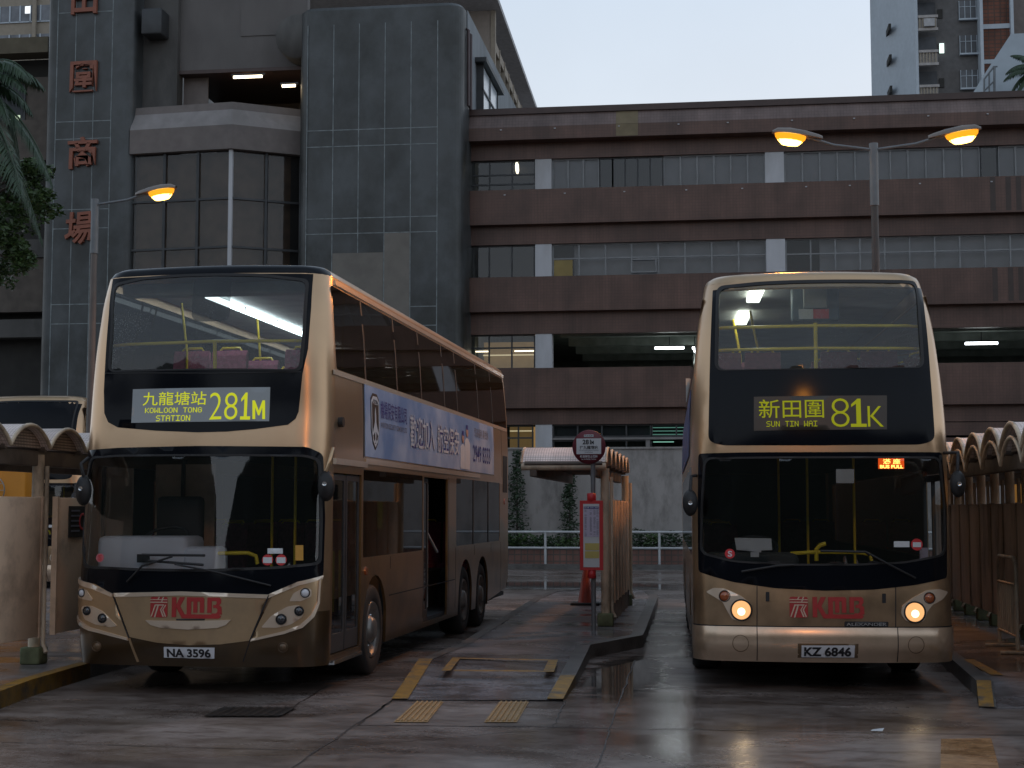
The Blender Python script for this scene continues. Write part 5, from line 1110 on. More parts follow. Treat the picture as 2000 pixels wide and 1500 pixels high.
for px, py in ((1010, 328), ):
    c = atY(px, py, YW+.6); mp_(MB().lathe([(.03, -.2), (.06, -.1), (.06, .1), (.03, .2)], 10, Matrix.Translation(c) @ Matrix.Rotation(.5, 4, 'X')).build('lit_bulb', TUBEW, mall))
# lowest glazed strip over the retaining wall
ZA, ZB = 3.67, 4.52
o = window(fx(985), fx(1040), ZA, ZB, 2, (.5,), DKFRAME, PANE, 1.2, WARMINT); mp_(MB().box(fx(992), fx(1038), YW+.5, YW+.55, 4.33, 4.37).build('room_light', TUBEWS, o))
window(fx(1080), fx(1268), 4.1, ZB, 4, (), DKFRAME, PANE, .2, GREYBLIND); window(fx(1080), fx(1268), ZA, 4.02, 4, (), DKFRAME, PANE, .2, CURTAIN)
o = window(fx(1270), fx(1460), 4.1, ZB, 4, (), DKFRAME, PANE, .3, INTDK); gl_ = MB()
for k in range(3): gl_.box(fx(1268), fx(1345), YW+.1, YW+.12, 4.17+k*.11, 4.20+k*.11)
gl_.box(fx(1272), fx(1312), YW+.1, YW+.12, 3.93, 3.96); mp_(gl_.build('lit_louvre', GREENLIT, o)); mp_(MB().box(fx(1078), X1, YW-.1, YW+.3, 4.02, 4.09).box(fx(1258), fx(1266), YW-.06, YW+.2, ZA, 4.02).build('sill_ledge', CORN_L, mall))
mp_(MB().box(X0, fx(1080), YW+.2, YW+.3, 0, 3.6).box(fx(1460), X1, YW-.1, YW+.3, 0, 4.5).build('base_wall', BROWN, mall))
pt_ = MB().box(atY(1203, 240, YF-.22).x, atY(1246, 240, YF-.22).x, YF-.228, YF-.22, 13.80, 14.19); pt_.add([(atY(1203, 240, YF-.22).x, YF-.226, 14.2), (atY(1246, 240, YF-.22).x, YF-.226, 14.2), (atY(1246, 240, YF-.22).x, YF-.056, 14.66), (atY(1203, 240, YF-.22).x, YF-.056, 14.66)], [(0, 1, 2, 3)]); mp_(pt_.build('mortar_patch', mat('mortar_patch', (.19, .15, .09), .8), mall, False))
rb_ = MB(); rb_.tube([(fx(1935), YW-.2, 12.1), (fx(1935), YW-.2, 13.6)], .06, 8)
sk = MB()
STRK = mat('streak', (.05, .032, .026), .5)
for px in (1935, 1965, 1985):
    for zt_, zb_ in ((12.16, 11.1), (9.29, 8.25)): mp_(MB().box(fx(px)-.08, fx(px)+.08, YF-.004, YF-.002, zb_, zt_).build('water_streak', STRK, mall))
# small white fixings along the parapets
fxn = MB(); rr = random.Random(5)
for z in (12.0, 14.1):
    for k in range(12): x = X0+1.2+k*1.9+rr.uniform(-.3, .3); mp_(MB().box(x-.03, x+.03, YF-.26 if z > 13 else YF-.03, YF-.22 if z > 13 else YF, z, z+.03).build('wall_fixing', WHITEC, mall))

# ================================================================== RETAINING WALL, PLANTER, RAILING
rw = MB().box(X0-6, 14, 48.35, 48.75, 0, 3.68).build('retaining_wall', WALLW); tag(rw, 'stained pale retaining wall under the car park block', 'wall')
MB().box(X0-6, 14, 48.30, 48.80, 3.68, 3.74).build('wall_coping', WALLW, rw)
pl_ = MB().box(X0-6, 14, 47.1, 47.35, 0, .56).build('planter_wall', BRICK); tag(pl_, 'low reddish tiled planter wall behind the white railing', 'wall')
MB().box(X0-6, 14, 47.07, 47.38, .56, .60).build('planter_coping', KERB, pl_)
struct('planter_soil', MB().box(X0-6, 14, 47.38, 48.3, 0, .48), mat('soil', (.04, .03, .022), .95))
struct('far_kerb', MB().box(X0-6, 14, 45.9, 46.5, 0, .14), KERB)
ra = empty('railing', (0, 46.6, 0), 0, 'white painted two rail pedestrian railing in front of the planter', 'railing')
r_ = MB().tube([(X0-6, 0, 1.10), (14, 0, 1.10)], .038, 8).tube([(X0-6, 0, .62), (14, 0, .62)], .034, 8); r_.build('rail', WRAIL, ra)
x = atY(1065, 1050, 46.6).x-2*3.45
while x < 12: MB().tube([(x, 0, 0), (x, 0, 1.10)], .038, 8).build('post', WRAIL, ra); x += 3.45

# ================================================================== DARK STONE TOWERS
def joints_front(x0, x1, y, xs, zs, z0, z1, t=.028):
    mb = MB()
    for x in xs: mb.box(x-t/2, x+t/2, y-.006, y, z0, z1)
    for z in zs: mb.box(x0, x1, y-.0065, y-.0005, z-t/2, z+t/2)
    return mb
def rtower(name, x0, x1, y0, y1, z1, r, label, jx, jz, jx0, jx1):
    root = empty(name, ((x0+x1)/2, y0, 0), 0, label, 'building'); O = Vector(((x0+x1)/2, y0, 0)); pts = rnd([(x0, y0), (x1, y0), (x1, y1), (x0, y1)], [r, r, .01, .01], 8)
    bm = MB(); n = len(pts); bm.add([(a, b, 0) for a, b in pts]+[(a, b, z1-.12) for a, b in pts]+[(a+(.10 if a < (x0+x1)/2 else -.10), b+.10, z1) for a, b in pts], [(i, (i+1) % n, n+(i+1) % n, n+i) for i in range(n)]+[(n+i, n+(i+1) % n, 2*n+(i+1) % n, 2*n+i) for i in range(n)]+[tuple(range(2*n, 3*n))])
    o = bm.build('tower_shaft', STONE, root); o.data.transform(Matrix.Translation(-O))
    o = joints_front(jx0, jx1, y0, jx, jz, 0, z1-.6).build('stone_joint', JOINT, root); o.data.transform(Matrix.Translation(-O)); return root, O
YT = 47.5; tx = lambda px, py=300: atY(px, py, YT).x; tz = lambda px, py: atY(px, py, YT).z
t2, O2 = rtower('stone_tower', tx(579), tx(903), YT, 62, 18.05, .55, 'wide dark granite tower with two pale plaster patches, beside the car park block',
    [tx(p) for p in (599, 650, 700, 751, 802, 854)], [tz(727, p) for p in (252, 284, 425, 455, 600, 637)], tx(599), tx(854))
def t2p(name, mb, m): o = mb.build(name, m, t2); o.data.transform(Matrix.Translation(-O2)); return o
t2p('plaster_patch', MB().box(tx(651.5), tx(749.5), YT-.010, YT-.002, 0, tz(700, 494)), BEIGEP); t2p('plaster_patch', MB().box(tx(752), tx(801), YT-.010, YT-.002, 0, tz(775, 455)), BEIGEP)
# its right flank: pale wall, pipes and a bay window
xr = tx(903)
sw_ = MB().box(xr, xr+.03, YT+.8, 62, 14.9, 18.0); t2p('side_render', sw_, mat('cool_render', (.20, .22, .24), .7, var=.15, stain=(.12, .13, .14), stain_amt=.6, stretch=(1, 1, .3)))
pp_ = MB(); 
for yy in (atX(915, 120, xr+.08).y, atX(918, 120, xr+.1).y+.3): pp_.tube([(xr+.08, yy, 14.8), (xr+.08, yy, 17.3), (xr, yy, 17.35)], .05, 8)
t2p('waste_pipe', pp_, mat('pipe_dark', (.07, .045, .045), .5)); by = atX(940, 140, xr+.2).y
t2p('window_hood', MB().box(xr, xr+.42, by-.3, by+4.0, 16.75, 16.9), DKFRAME); bw_ = t2p('bay_window', MB().box(xr, xr+.28, by, by+.06, 15.0, 16.75).box(xr, xr+.28, by+1.6, by+1.66, 15, 16.75).box(xr, xr+.28, by+3.4, by+3.46, 15, 16.75).box(xr+.22, xr+.28, by, by+3.4, 15.85, 15.91), DKFRAME)
o = MB().box(xr, xr+.24, by+.06, by+3.4, 15.0, 16.7).build('pane', SKYGL, bw_); o.data.transform(Matrix.Translation(-O2))
t1, O1 = rtower('stone_tower', tx(84), tx(257), YT, 62, 22, .35, 'dark granite tower on the left that carries the four terracotta characters',
    [tx(p) for p in (107, 143, 180, 215)], [tz(160, p) for p in (24, 237, 271, 409, 446, 594, 632, 793, 826)], tx(107), tx(215))
# characters
sign = empty('building_sign', (tx(160), YT-.05, 12), 0, 'vertical sign of terracotta Chinese characters on the left granite tower', 'sign')
for s, (ax, ay, bx, by_) in zip('田圍商場', ((139, 28, 190, -34), (136, 180, 189, 118), (131, 330, 190, 266), (126, 478, 182, 412))):
    a = atY(ax, ay, YT-.1); b = atY(bx, by_, YT-.1); v, f = text2d(s, .018); mb = MB(); W = b.x-a.x; Hh = b.z-a.z; tl = .04 if s != '場' else .14
    V = [Vector((a.x+W*p+tl*(q-.5)*.4, YT-.12, a.z+Hh*q+tl*(p-.5)*.5)) for p, q in v]; mb.add(V, f)
    cnt = {}
    for t in f:
        for i in range(len(t)): p, q = t[i], t[(i+1) % len(t)]; cnt.setdefault((min(p, q), max(p, q)), []).append((p, q))
    for k, q in cnt.items():
        if len(q) == 1: p, r_ = q[0]; mb.add([V[p], V[r_], V[r_]+Vector((0, .11, 0)), V[p]+Vector((0, .11, 0))], [(0, 1, 2, 3)])
    o = mb.build('sign_character', LETTER, sign, fixn=False); o.data.transform(Matrix.Translation(-Vector((tx(160), YT-.05, 12))))

# ================================================================== ENTRANCE BAY BETWEEN THE TOWERS
bay = empty('glazed_entrance_bay', (-16, YT, 0), 0, 'dark glazed stair bay with a beige cornice between the two granite towers', 'building'); OB = Vector((-16, YT, 0))
def bp_(name, mb, m, par=None, fn=True): o = mb.build(name, m, par or bay, fn); o.data.transform(Matrix.Translation(-OB)); return o
YC = 47.3; A = Vector((atY(257, 260, YC+.35).x, YC+.35)); Bc = Vector((atY(453, 260, YC).x, YC)); Cc = Vector((atY(590, 280, YC+1.25).x, YC+1.25)); path = [A, Bc, Cc]
def offp(o): 
    n1 = Vector((A.y-Bc.y, Bc.x-A.x)); n1 = -n1.normalized() if n1.y > 0 else n1.normalized(); n2 = Vector((Cc.y-Bc.y, -(Cc.x-Bc.x))).normalized(); nb_ = (n1+n2).normalized()
    return [A+n1*o, Bc+nb_*o, Cc+n2*o]
def ext(prof, mb):
    for (o0, z0), (o1, z1) in zip(prof, prof[1:]):
        p, q = offp(o0), offp(o1)
        for i in (0, 1): mb.quad((*p[i], z0), (*p[i+1], z0), (*q[i+1], z1), (*q[i], z1))
    return mb
zc = lambda y: 1.753+(996-y)/3000*47.4*1.005
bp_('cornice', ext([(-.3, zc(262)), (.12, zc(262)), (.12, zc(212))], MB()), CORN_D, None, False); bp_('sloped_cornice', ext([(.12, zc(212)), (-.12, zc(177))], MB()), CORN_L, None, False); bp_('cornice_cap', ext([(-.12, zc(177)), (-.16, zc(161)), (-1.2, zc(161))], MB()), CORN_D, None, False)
gz = zc(262); mb = MB()
for i in (0, 1):
    p, q = offp(-.12)[i], offp(-.12)[i+1]; mb.quad((*p, 0), (*q, 0), (*q, gz), (*p, gz))
bp_('glazing', mb, PANEC, None, False); mb = MB()
for i in (0, 1):
    p, q = offp(-.35)[i], offp(-.35)[i+1]; mb.quad((*p, 0), (*q, 0), (*q, gz), (*p, gz))
bp_('inner_blind', mb, mat('brown_blind', (.11, .068, .040), .8, var=.35, vscale=2), None, False)
mu = MB(); P = offp(-.08)
for i, nn in ((0, 3), (1, 2)):
    for k in range(nn+1):
        c = P[i].lerp(P[i+1], k/nn)
        if i == 0 and k == nn: continue
        mu.box(c.x-.045, c.x+.045, c.y-.04, c.y+.04, 0, gz)
    d = (P[i+1]-P[i]).normalized(); n = Vector((-d.y, d.x))*.035
    for py in (364, 464, 560, 660, 760):
        z = zc(py); a, b = P[i], P[i+1]; mu.add([(*(a-n), z), (*(b-n), z), (*(b+n), z), (*(a+n), z), (*(a-n), z+.07), (*(b-n), z+.07), (*(b+n), z+.07), (*(a+n), z+.07)], [(0, 1, 2, 3), (4, 5, 6, 7), (0, 1, 5, 4), (1, 2, 6, 5), (2, 3, 7, 6), (3, 0, 4, 7)])
bp_('mullion', mu, DKFRAME); bp_('corner_mullion', MB().box(P[1].x-.07, P[1].x+.05, P[1].y-.08, P[1].y+.04, 0, gz), WHITEC)
# recessed upper panel wall and lit gallery
YU = 48.6; ux = lambda px, py=100: atY(px, py, YU).x; uz = lambda py: atY(450, py, YU).z
bp_('panel_wall', MB().box(ux(352), ux(600), YU, YU+.3, uz(136), 24).box(ux(470), ux(600), YU-.03, YU-.001, uz(72), 24), PANELG)
bp_('dark_fin', MB().box(ux(255), ux(352), YU-.25, YU+.3, zc(262), 24), CONC_D); bp_('wall_box', MB().box(ux(296), ux(335), YU-1.0, YU-.25, uz(78), uz(28), .05), DKFRAME)
bp_('gallery_soffit', MB().box(ux(352), ux(600), YU-.1, YU+6, uz(136)-.12, uz(136)-.001), DKTRIM); bp_('gallery_wall', MB().box(ux(352), ux(620), YU+4, YU+4.1, 13.8, uz(130)), CORN_D); bp_('gallery_screen', MB().box(ux(352), ux(400), YU+.4, YU+.45, 13.8, uz(140)), CORN_D)
for a, b, py in ((456, 512, 151), (551, 577, 168)):
    p = atY(a, py, YU-.2); q = atY(b, py, YU-.2); o = bp_('tube_light', MB().box(p.x, q.x, YU-.23, YU-.17, p.z-.04, p.z+.04, .01), TUBEW); bp_('light_fitting', MB().box(p.x-.05, q.x+.1, YU-.25, YU-.15, p.z+.042, p.z+.10), DKFRAME, o)
    l_ = bpy.data.lights.new('gallery_tube', 'POINT'); l_.energy = 3; l_.color = (1, .75, .45); l_.shadow_soft_size = .2; lo = bpy.data.objects.new('gallery_tube', l_); COL.objects.link(lo); lo.parent = o; lo.location = Vector(((p.x+q.x)/2, YU-.2, p.z-.15))-OB
bp_('round_duct', MB().lathe([(0, 0), (.72, 0), (.75, .1), (.75, 1)], 24, Matrix.Translation((atY(600, 100, YU).x-.1, YU-.9, uz(92))) @ Matrix.Rotation(-math.pi/2, 4, 'X')), CONC_D)
bp_('base_wall', MB().box(A.x, Cc.x, YC+1.4, YC+8, 0, gz), INTDK)

# ================================================================== BUILDING LEFT OF THE TOWERS, FLATS BEHIND
YLb = 51; lx = lambda px: atY(px, 300, YLb).x; lz = lambda py: atY(40, py, YLb).z
lb = empty('dim_shop_block', (lx(20), YLb, 0), 0, 'dark concrete block at the far left edge, behind the palm', 'building'); OL = Vector((lx(20), YLb, 0))
def lp_(n, mb, m, par=None): o = mb.build(n, m, par or lb); o.data.transform(Matrix.Translation(-OL)); return o
BCON = mat('brown_concrete', (.10, .082, .068), .8, var=.2)
for y_, a_, b_ in ((0, 238, 152), (-.3, 318, 239), (-.1, 610, 505)): lp_('wall_band', MB().box(lx(-250), lx(100), YLb+y_, YLb+.3, lz(a_), lz(b_)), BCON)
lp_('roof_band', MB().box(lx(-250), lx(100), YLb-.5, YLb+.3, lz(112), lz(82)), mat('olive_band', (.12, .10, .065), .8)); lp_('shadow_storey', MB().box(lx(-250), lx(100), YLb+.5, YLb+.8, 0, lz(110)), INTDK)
lp_('beam', MB().box(lx(-250), lx(100), YLb-.2, YLb+.4, lz(660), lz(625)).box(lx(-250), lx(100), YLb-.2, YLb+.4, lz(505), lz(470)), CONC_D)
o = lp_('window', MB().box(lx(-10), lx(48), YLb-.05, YLb-.01, lz(238), lz(165)), DKFRAME); lp_('pane', MB().box(lx(-8), lx(44), YLb-.06, YLb-.052, lz(230), lz(168)), SKYGL if False else INTD, o); lp_('lit_pane', MB().box(lx(18), lx(39), YLb-.08, YLb-.062, lz(237), lz(226)), emis('pale_green_lit', (.8, 1, .72), .8), o)
# beige flats, top left
YQ = 120; qx = lambda px: atY(px, 40, YQ).x; qz = lambda py: atY(40, py, YQ).z
fl_ = empty('block_of_flats', (qx(40), YQ, 0), 0, 'beige block of flats with ribbon windows in the top left corner', 'apartment block', 'housing blocks behind the station'); OQ = Vector((qx(40), YQ, 0))
def q_(n, mb, m, par=None): o = mb.build(n, m, par or fl_); o.data.transform(Matrix.Translation(-OQ)); return o
q_('wall', MB().box(qx(-300), qx(110), YQ, YQ+12, 0, qz(-60)), RESB)
for a, b in ((68, 98), (12, 44), (-44, -12)):
    o = q_('ribbon_window', MB().box(qx(-300), qx(110), YQ-.05, YQ-.01, qz(b), qz(a)), mat('flat_window', (.12, .13, .15), .3, var=.5, vscale=.8)); f_ = MB().box(qx(-300), qx(110), YQ-.12, YQ-.051, qz(b)-.05, qz(b)+.05)
    for k in range(16): f_.box(qx(-200+k*20)-.06, qx(-200+k*20)+.06, YQ-.12, YQ-.051, qz(b), qz(a))
    q_('window_mullion', f_, RESW, o)
q_('lit_window', MB().box(qx(50), qx(60), YQ-.16, YQ-.13, qz(28), qz(14)), emis('flat_lit', (.9, .95, 1), 1.3)); q_('drain_pipe', MB().box(qx(70)-.15, qx(70)+.15, YQ-.4, YQ-.15, 0, qz(-60)), RESB)
# slab block receding behind the granite tower
XS = -21.9; YS0, YS1 = 150.3, 190; ZT = 52.2
sb = empty('block_of_flats', (XS, YS0, 0), .024, 'long slab block of flats receding behind the granite stair tower, with a projecting flat roof', 'apartment block', 'housing blocks behind the station'); OS = Vector((XS, YS0, 0))
def s_p(n, mb, m, par=None): o = mb.build(n, m, par or sb); o.data.transform(Matrix.Translation(-OS)); return o
s_p('end_wall', MB().box(XS-40, XS, YS0, YS0+.4, 0, ZT+8), mat('taupe_render', (.26, .225, .20), .8, var=.06)); s_p('long_wall', MB().box(XS-12, XS-1.2, YS0+.4, YS1, 0, ZT), RESGR); s_p('roof_slab', MB().box(XS-41, XS+.75, YS0-14, YS1+.8, ZT, ZT+.5), RESGR)
s_p('corner_strip', MB().box(XS-.3, XS+.15, YS0-.1, YS0+.6, 0, ZT), RESB)
for st_i in range(8):
    z = ZT-3.6-st_i*2.75
    bnd = MB()
    for k in range(7):
        ya = YS0+1.2+k*4.4; bnd.box(XS-1.2, XS-.05, ya, ya+3.9, z, z+1.0)
    s_p('balcony', bnd, RESB); w_ = MB()
    for k in range(7):
        ya = YS0+1.2+k*4.4; w_.box(XS-1.15, XS-1.1, ya+.4, ya+3.4, z+1.05, z+2.3)
    s_p('balcony_window', w_, mat('flat_dark', (.08, .08, .085), .5, var=.5))
    ac = MB()
    for k in range(7):
        if (k*3+st_i) % 3: ya = YS0+1.6+k*4.4; ac.box(XS-.9, XS-.2, ya, ya+.7, z+1.0, z+1.5)
    s_p('air_conditioner', ac, RESGR)
    for k in range(8): ya = YS0+.8+k*4.4; s_p('party_wall', MB().box(XS-1.2, XS+.05, ya-.15, ya+.15, z-1.7, z+1.05), RESB)
# block at the top right
YR_ = 118; rx = lambda px: atY(px, 90, YR_).x; rz_ = lambda py: atY(1850, py, YR_).z
rb = empty('block_of_flats', (rx(1850), YR_, 0), 0, 'grey block of flats with a white gable and balconies at the top right', 'apartment block', 'housing blocks behind the station'); OR = Vector((rx(1850), YR_, 0))
def r_p(n, mb, m, par=None): o = mb.build(n, m, par or rb); o.data.transform(Matrix.Translation(-OR)); return o
ZR = rz_(-80)
r_p('gable_wall', MB().prism([(rx(1722), YR_+8), (rx(1790), YR_), (rx(1790), YR_+9)], 0, ZR, 'z'), RESW)
r_p('front_wall', MB().box(rx(1790), rx(1920), YR_+1.0, YR_+9, 0, ZR), RESG); r_p('side_slab', MB().box(rx(1787), rx(1792.5), YR_-.3, YR_+1, 0, ZR).box(rx(1914), rx(1920), YR_-.3, YR_+1, 0, ZR).box(rx(1975), rx(1981), YR_-.1, YR_+1, 0, ZR), RESW)
r_p('brick_wall', MB().box(rx(1920), rx(1976), YR_+.4, YR_+8, 0, ZR), RESBR); [r_p('floor_band', MB().box(rx(1920), rx(1975), YR_+.3, YR_+.4, rz_(a_), rz_(b_)), RESW) for a_, b_ in ((57, 48), (125, 117))]; r_p('right_wing', MB().box(rx(1981), rx(2300), YR_+2, YR_+8, 0, ZR), CORN_D)
sm = MB()
for py in (22, 84, 147): sm.box(rx(1746), rx(1751), YR_+3.2, YR_+5.2, rz_(py+6), rz_(py-6))
r_p('gable_window', sm, INTDK)
for k, py in enumerate((-33, 30, 98, 166)):
    bal = r_p('balcony', MB().box(rx(1793), rx(1832), YR_-.3, YR_+.1, rz_(py+32-2), rz_(py+25)).box(rx(1793), rx(1832), YR_-.32, YR_+.1, rz_(py+5), rz_(py)).box(rx(1793), rx(1830), YR_-.15, YR_-.05, rz_(py+26), rz_(py+3)), mat('balcony_pale', (.33, .31, .30), .8))
    ps = MB()
    for i in range(6): ps.box(rx(1795+i*6), rx(1798+i*6), YR_-.25, YR_-.16, rz_(py+26), rz_(py+5))
    r_p('balcony_slat', ps, RESB, bal)
    r_p('balcony_opening', MB().box(rx(1793), rx(1832), YR_+.9, YR_+.98, rz_(py), rz_(py-34)), mat('opening_dark', (.06, .065, .075), .6, var=.5, vscale=.6), bal)
    wn = r_p('window', MB().box(rx(1878), rx(1912), YR_+.9, YR_+.98, rz_(py+2), rz_(py-34)), mat('window_dark', (.06, .065, .075), .4, var=.6, vscale=.5)); wf = MB()
    for i in range(4): wf.box(rx(1878+i*11.2), rx(1879.2+i*11.2), YR_+.84, YR_+.9, rz_(py+2), rz_(py-34))
    wf.box(rx(1877), rx(1914), YR_+.6, YR_+.9, rz_(py+5), rz_(py+2)).box(rx(1878), rx(1912), YR_+.85, YR_+.9, rz_(py-22), rz_(py-23)); r_p('window_frame', wf, RESW, wn)
    r_p('small_window', MB().box(rx(1836), rx(1846), YR_+.9, YR_+.98, rz_(py-2), rz_(py-20)), INTDK, wn)
r_p('lit_window', MB().box(rx(1838), rx(1847), YR_+.82, YR_+.88, rz_(97), rz_(78)), emis('flat_lit_green', (.8, 1, .95), 1.6))
r_p('air_conditioner', MB().box(rx(1804), rx(1825), YR_-.5, YR_-.3, rz_(53), rz_(38)), RESGR)
# white rooftop stair head
wst = MB(); Yw = 56; wx = lambda px: atY(px, 120, Yw).x; wz = lambda px, py: atY(px, py, Yw).z
a = [(wx(1922), wz(1922, 240)), (wx(2200), wz(2200, 240)), (wx(2200), wz(2000, 64)), (wx(1976), wz(1976, 66)), (wx(1922), wz(1922, 145))]
wst.prism(a, Yw, Yw+4, 'y'); o = wst.build('rooftop_stair_head', RESW); tag(o, 'white rooftop stair head with a sloping edge above the car park block, far right', 'building')
rl2 = MB(); f = lambda px, py: atY(px, py, Yw-.6)
rl2.tube([f(1922, 180), f(1922, 155), f(1941, 130), f(1948, 130)], .035, 6).tube([f(1932, 180), f(1932, 143)], .03, 6).tube([f(1942, 180), f(1942, 131)], .045, 6).tube([f(1922, 178), f(1942, 158)], .03, 6)
o = rl2.build('rooftop_handrail', POLE); tag(o, 'dark grey handrail on the roof beside the white stair head', 'handrail')

# ================================================================== STREET LAMPS
def lamp(name, base, h, arms, label, group, power, tilt=.12, polem=POLEB, aim=None):
    root = empty(name, base, 0, label, 'street lamp', group); o = MB().tube([(0, 0, 0), (0, 0, 1.2), (0, 0, h)], [.11, .085, .055], 14).build('pole', polem, root); MB().tube([(0, 0, h-1.0), (0, 0, h+.06)], .075, 12).build('arm_socket', POLE, root)
    for dx, dy, dz in arms:
        d = Vector((dx, dy, 0)); e_ = d+Vector((0, 0, h+dz)); MB().tube([(0, 0, h-.05), d*.5+Vector((0, 0, h-.05+dz*.42)), d*.8+Vector((0, 0, h+dz*.85))], .024, 8).build('arm', POLE, root)
        ang = math.atan2(dy, dx); M = Matrix.Translation(e_-d.normalized()*.05) @ Matrix.Rotation(ang, 4, 'Z') @ Matrix.Rotation(-tilt, 4, 'Y') @ Matrix.Scale(1.22, 4)
        hd = MB(); vs = []
        rings = [(-.36, .045, .045), (-.30, .075, .06), (-.12, .115, .085), (.10, .135, .095), (.27, .10, .075), (.34, .03, .03)]
        K = 14
        for x_, hw, hh in rings: vs += [M @ Vector((x_, hw*math.cos(math.pi*k/(K-1)), .0+hh*math.sin(math.pi*k/(K-1)))) for k in range(K)]
        hd.add(vs, [(i*K+k, i*K+k+1, (i+1)*K+k+1, (i+1)*K+k) for i in range(len(rings)-1) for k in range(K-1)], True)
        for i in range(len(rings)-1): hd.add([vs[i*K], vs[i*K+K-1], vs[(i+1)*K+K-1], vs[(i+1)*K]], [(0, 1, 2, 3)])
        ho = hd.build('lamp_head', LHEAD, root, False)
        bw2 = MB().lathe([(.125, 0), (.12, -.04), (.09, -.095), (.04, -.125), (0, -.13)], 18, M @ Matrix.Translation((.08, 0, -.006)) @ Matrix.Diagonal((1.75, .95, 1, 1))).build('lamp_bowl', HPS, ho, False)
        MB().lathe([(0, .03), (.035, .02), (.045, 0), (.03, -.05), (0, -.06)], 12, M @ Matrix.Translation((.08, 0, -.085)) @ Matrix.Diagonal((3.9, 2.2, 1.1, 1))).build('lamp_core', HPSC, bw2, False)
        l_ = bpy.data.lights.new('sodium_light', 'SPOT'); l_.spot_size = R(128); l_.spot_blend = .6; l_.energy = power*(1.3 if dx < 0 else .45 if h < 8.5 and len(arms) > 1 else 1); l_.color = (1, .36, .05); l_.shadow_soft_size = .5 if aim else .18; lo = bpy.data.objects.new('sodium_light', l_); COL.objects.link(lo); lo.parent = ho; lo.location = M @ Vector((.1, 0, -.36))
        lo.rotation_euler = Vector(aim or (-.7 if dx < 0 else .3, -.55 if dx < 0 else -.15, -1)).to_track_quat('-Z', 'Y').to_euler()
    return root
c = atY(1706, 287, 26); a = atY(1548, 272, 26.0); b = atY(1868, 268, 26.0)
lamp('street_lamp', (c.x, 26, 0), c.z, [(a.x-c.x, -.25, a.z-c.z), (b.x-c.x, -.25, b.z-c.z)], 'twin armed street lamp with two lit orange heads rising behind the 81K bus', 'lit sodium street lamps', 620)
c = atY(186, 395, 28); a = atY(318, 378, 28)
lamp('street_lamp', (c.x, 28, 0), c.z, [(a.x-c.x, -.2, a.z-c.z)], 'single armed street lamp with one lit orange head in front of the granite tower', 'lit sodium street lamps', 120, polem=mat('lamp_post_dark', (.12, .10, .09), .5))

# the station has one more lamp over the photographer's place: unseen itself, it glints orange in the bus glass and warms both fronts
lamp('street_lamp', (4.2, -.6, 0), 8.0, [(-2.4, .8, .12)], 'street lamp beside the viewpoint, glinting orange in the upper glass of the 81K bus', 'lit sodium street lamps', 300, aim=(-.25, 1.2, -.8))

# ================================================================== PLANTS
def leafcloud(mb, c, r, n, size, rng, flat=.8):
    for _ in range(n):
        while True:
            d = Vector((rng.uniform(-1, 1), rng.uniform(-1, 1), rng.uniform(-1, 1)))
            if .25 < d.length < 1: break
        p = Vector(c)+Vector((d.x*r[0], d.y*r[1], d.z*r[2])); s = size*rng.uniform(.6, 1.3)
        u = Vector((rng.uniform(-1, 1), rng.uniform(-1, 1), rng.uniform(-.5, .5))).normalized(); v = u.cross(Vector((rng.uniform(-1, 1), rng.uniform(-1, 1), rng.uniform(-1, 1)))).normalized()
        mb.add([p-u*s, p+v*s*.45, p+u*s, p-v*s*.45], [(0, 1, 2, 3)])
rng = random.Random(11)
# columnar evergreens trained against the retaining wall
for k, (px, pw, top_) in enumerate(((1010, 32, 885), (1113, 26, 900))):
    x = atY(px, 960, 48.1).x; zt_ = atY(px, top_, 48.1).z; root = empty('columnar_shrub', (x, 48.0, .48), 0, ('narrow dark climbing shrub on the retaining wall, next to the rear of the 281M bus', 'narrow dark climbing shrub on the retaining wall, behind the island shelter roof')[k], 'shrub', 'columnar shrubs on the retaining wall')
    mb = MB(); H_ = zt_-.48
    for i in range(26):
        t = i/25; w_ = (pw/3000*48)*(1.15-.85*t)*rng.uniform(.75, 1.15); leafcloud(mb, (rng.uniform(-.06, .06), 0, t*H_), (w_, .22, .14), 60, .055, rng)
    mb.build('foliage', LEAF1, root, False); MB().tube([(0, .1, -.1), (0, .1, H_*.8)], [.04, .015], 6).build('stem', BARK, root)
# planting in the bed
for k, (px, w_, h) in enumerate(((975, .8, .62), (1025, .7, .55), (1065, .7, .5), (1105, .8, .45), (1245, .35, .72), (1275, .3, .6), (1308, .42, .62), (1370, .5, .5))):
    x = atY(px, 1040, 47.8).x; root = empty('bedding_shrub', (x, 47.75, .48), 0, ['low shrub in the planter right behind the rear of the 281M bus', 'low spreading shrub in the planter under the left climbing shrub', 'low spreading shrub in the planter left of the stop pole', 'low shrub in the planter under the climber behind the shelter', 'upright leafy shrub in the planter just right of the shelter', 'small shrub in the planter midway between shelter and 81K bus', 'bushy shrub in the planter next to the 81K bus', 'small shrub in the planter behind the 81K bus'][k], 'shrub', 'shrubs in the planter')
    mb = MB(); leafcloud(mb, (0, 0, h*.5), (w_, .28, h*.55), 420, .06, rng); mb.build('foliage', LEAF2 if k % 2 else LEAF1, root, False); MB().tube([(0, 0, -.1), (.05, 0, h*.6)], [.02, .008], 6).build('stem', BARK, root)
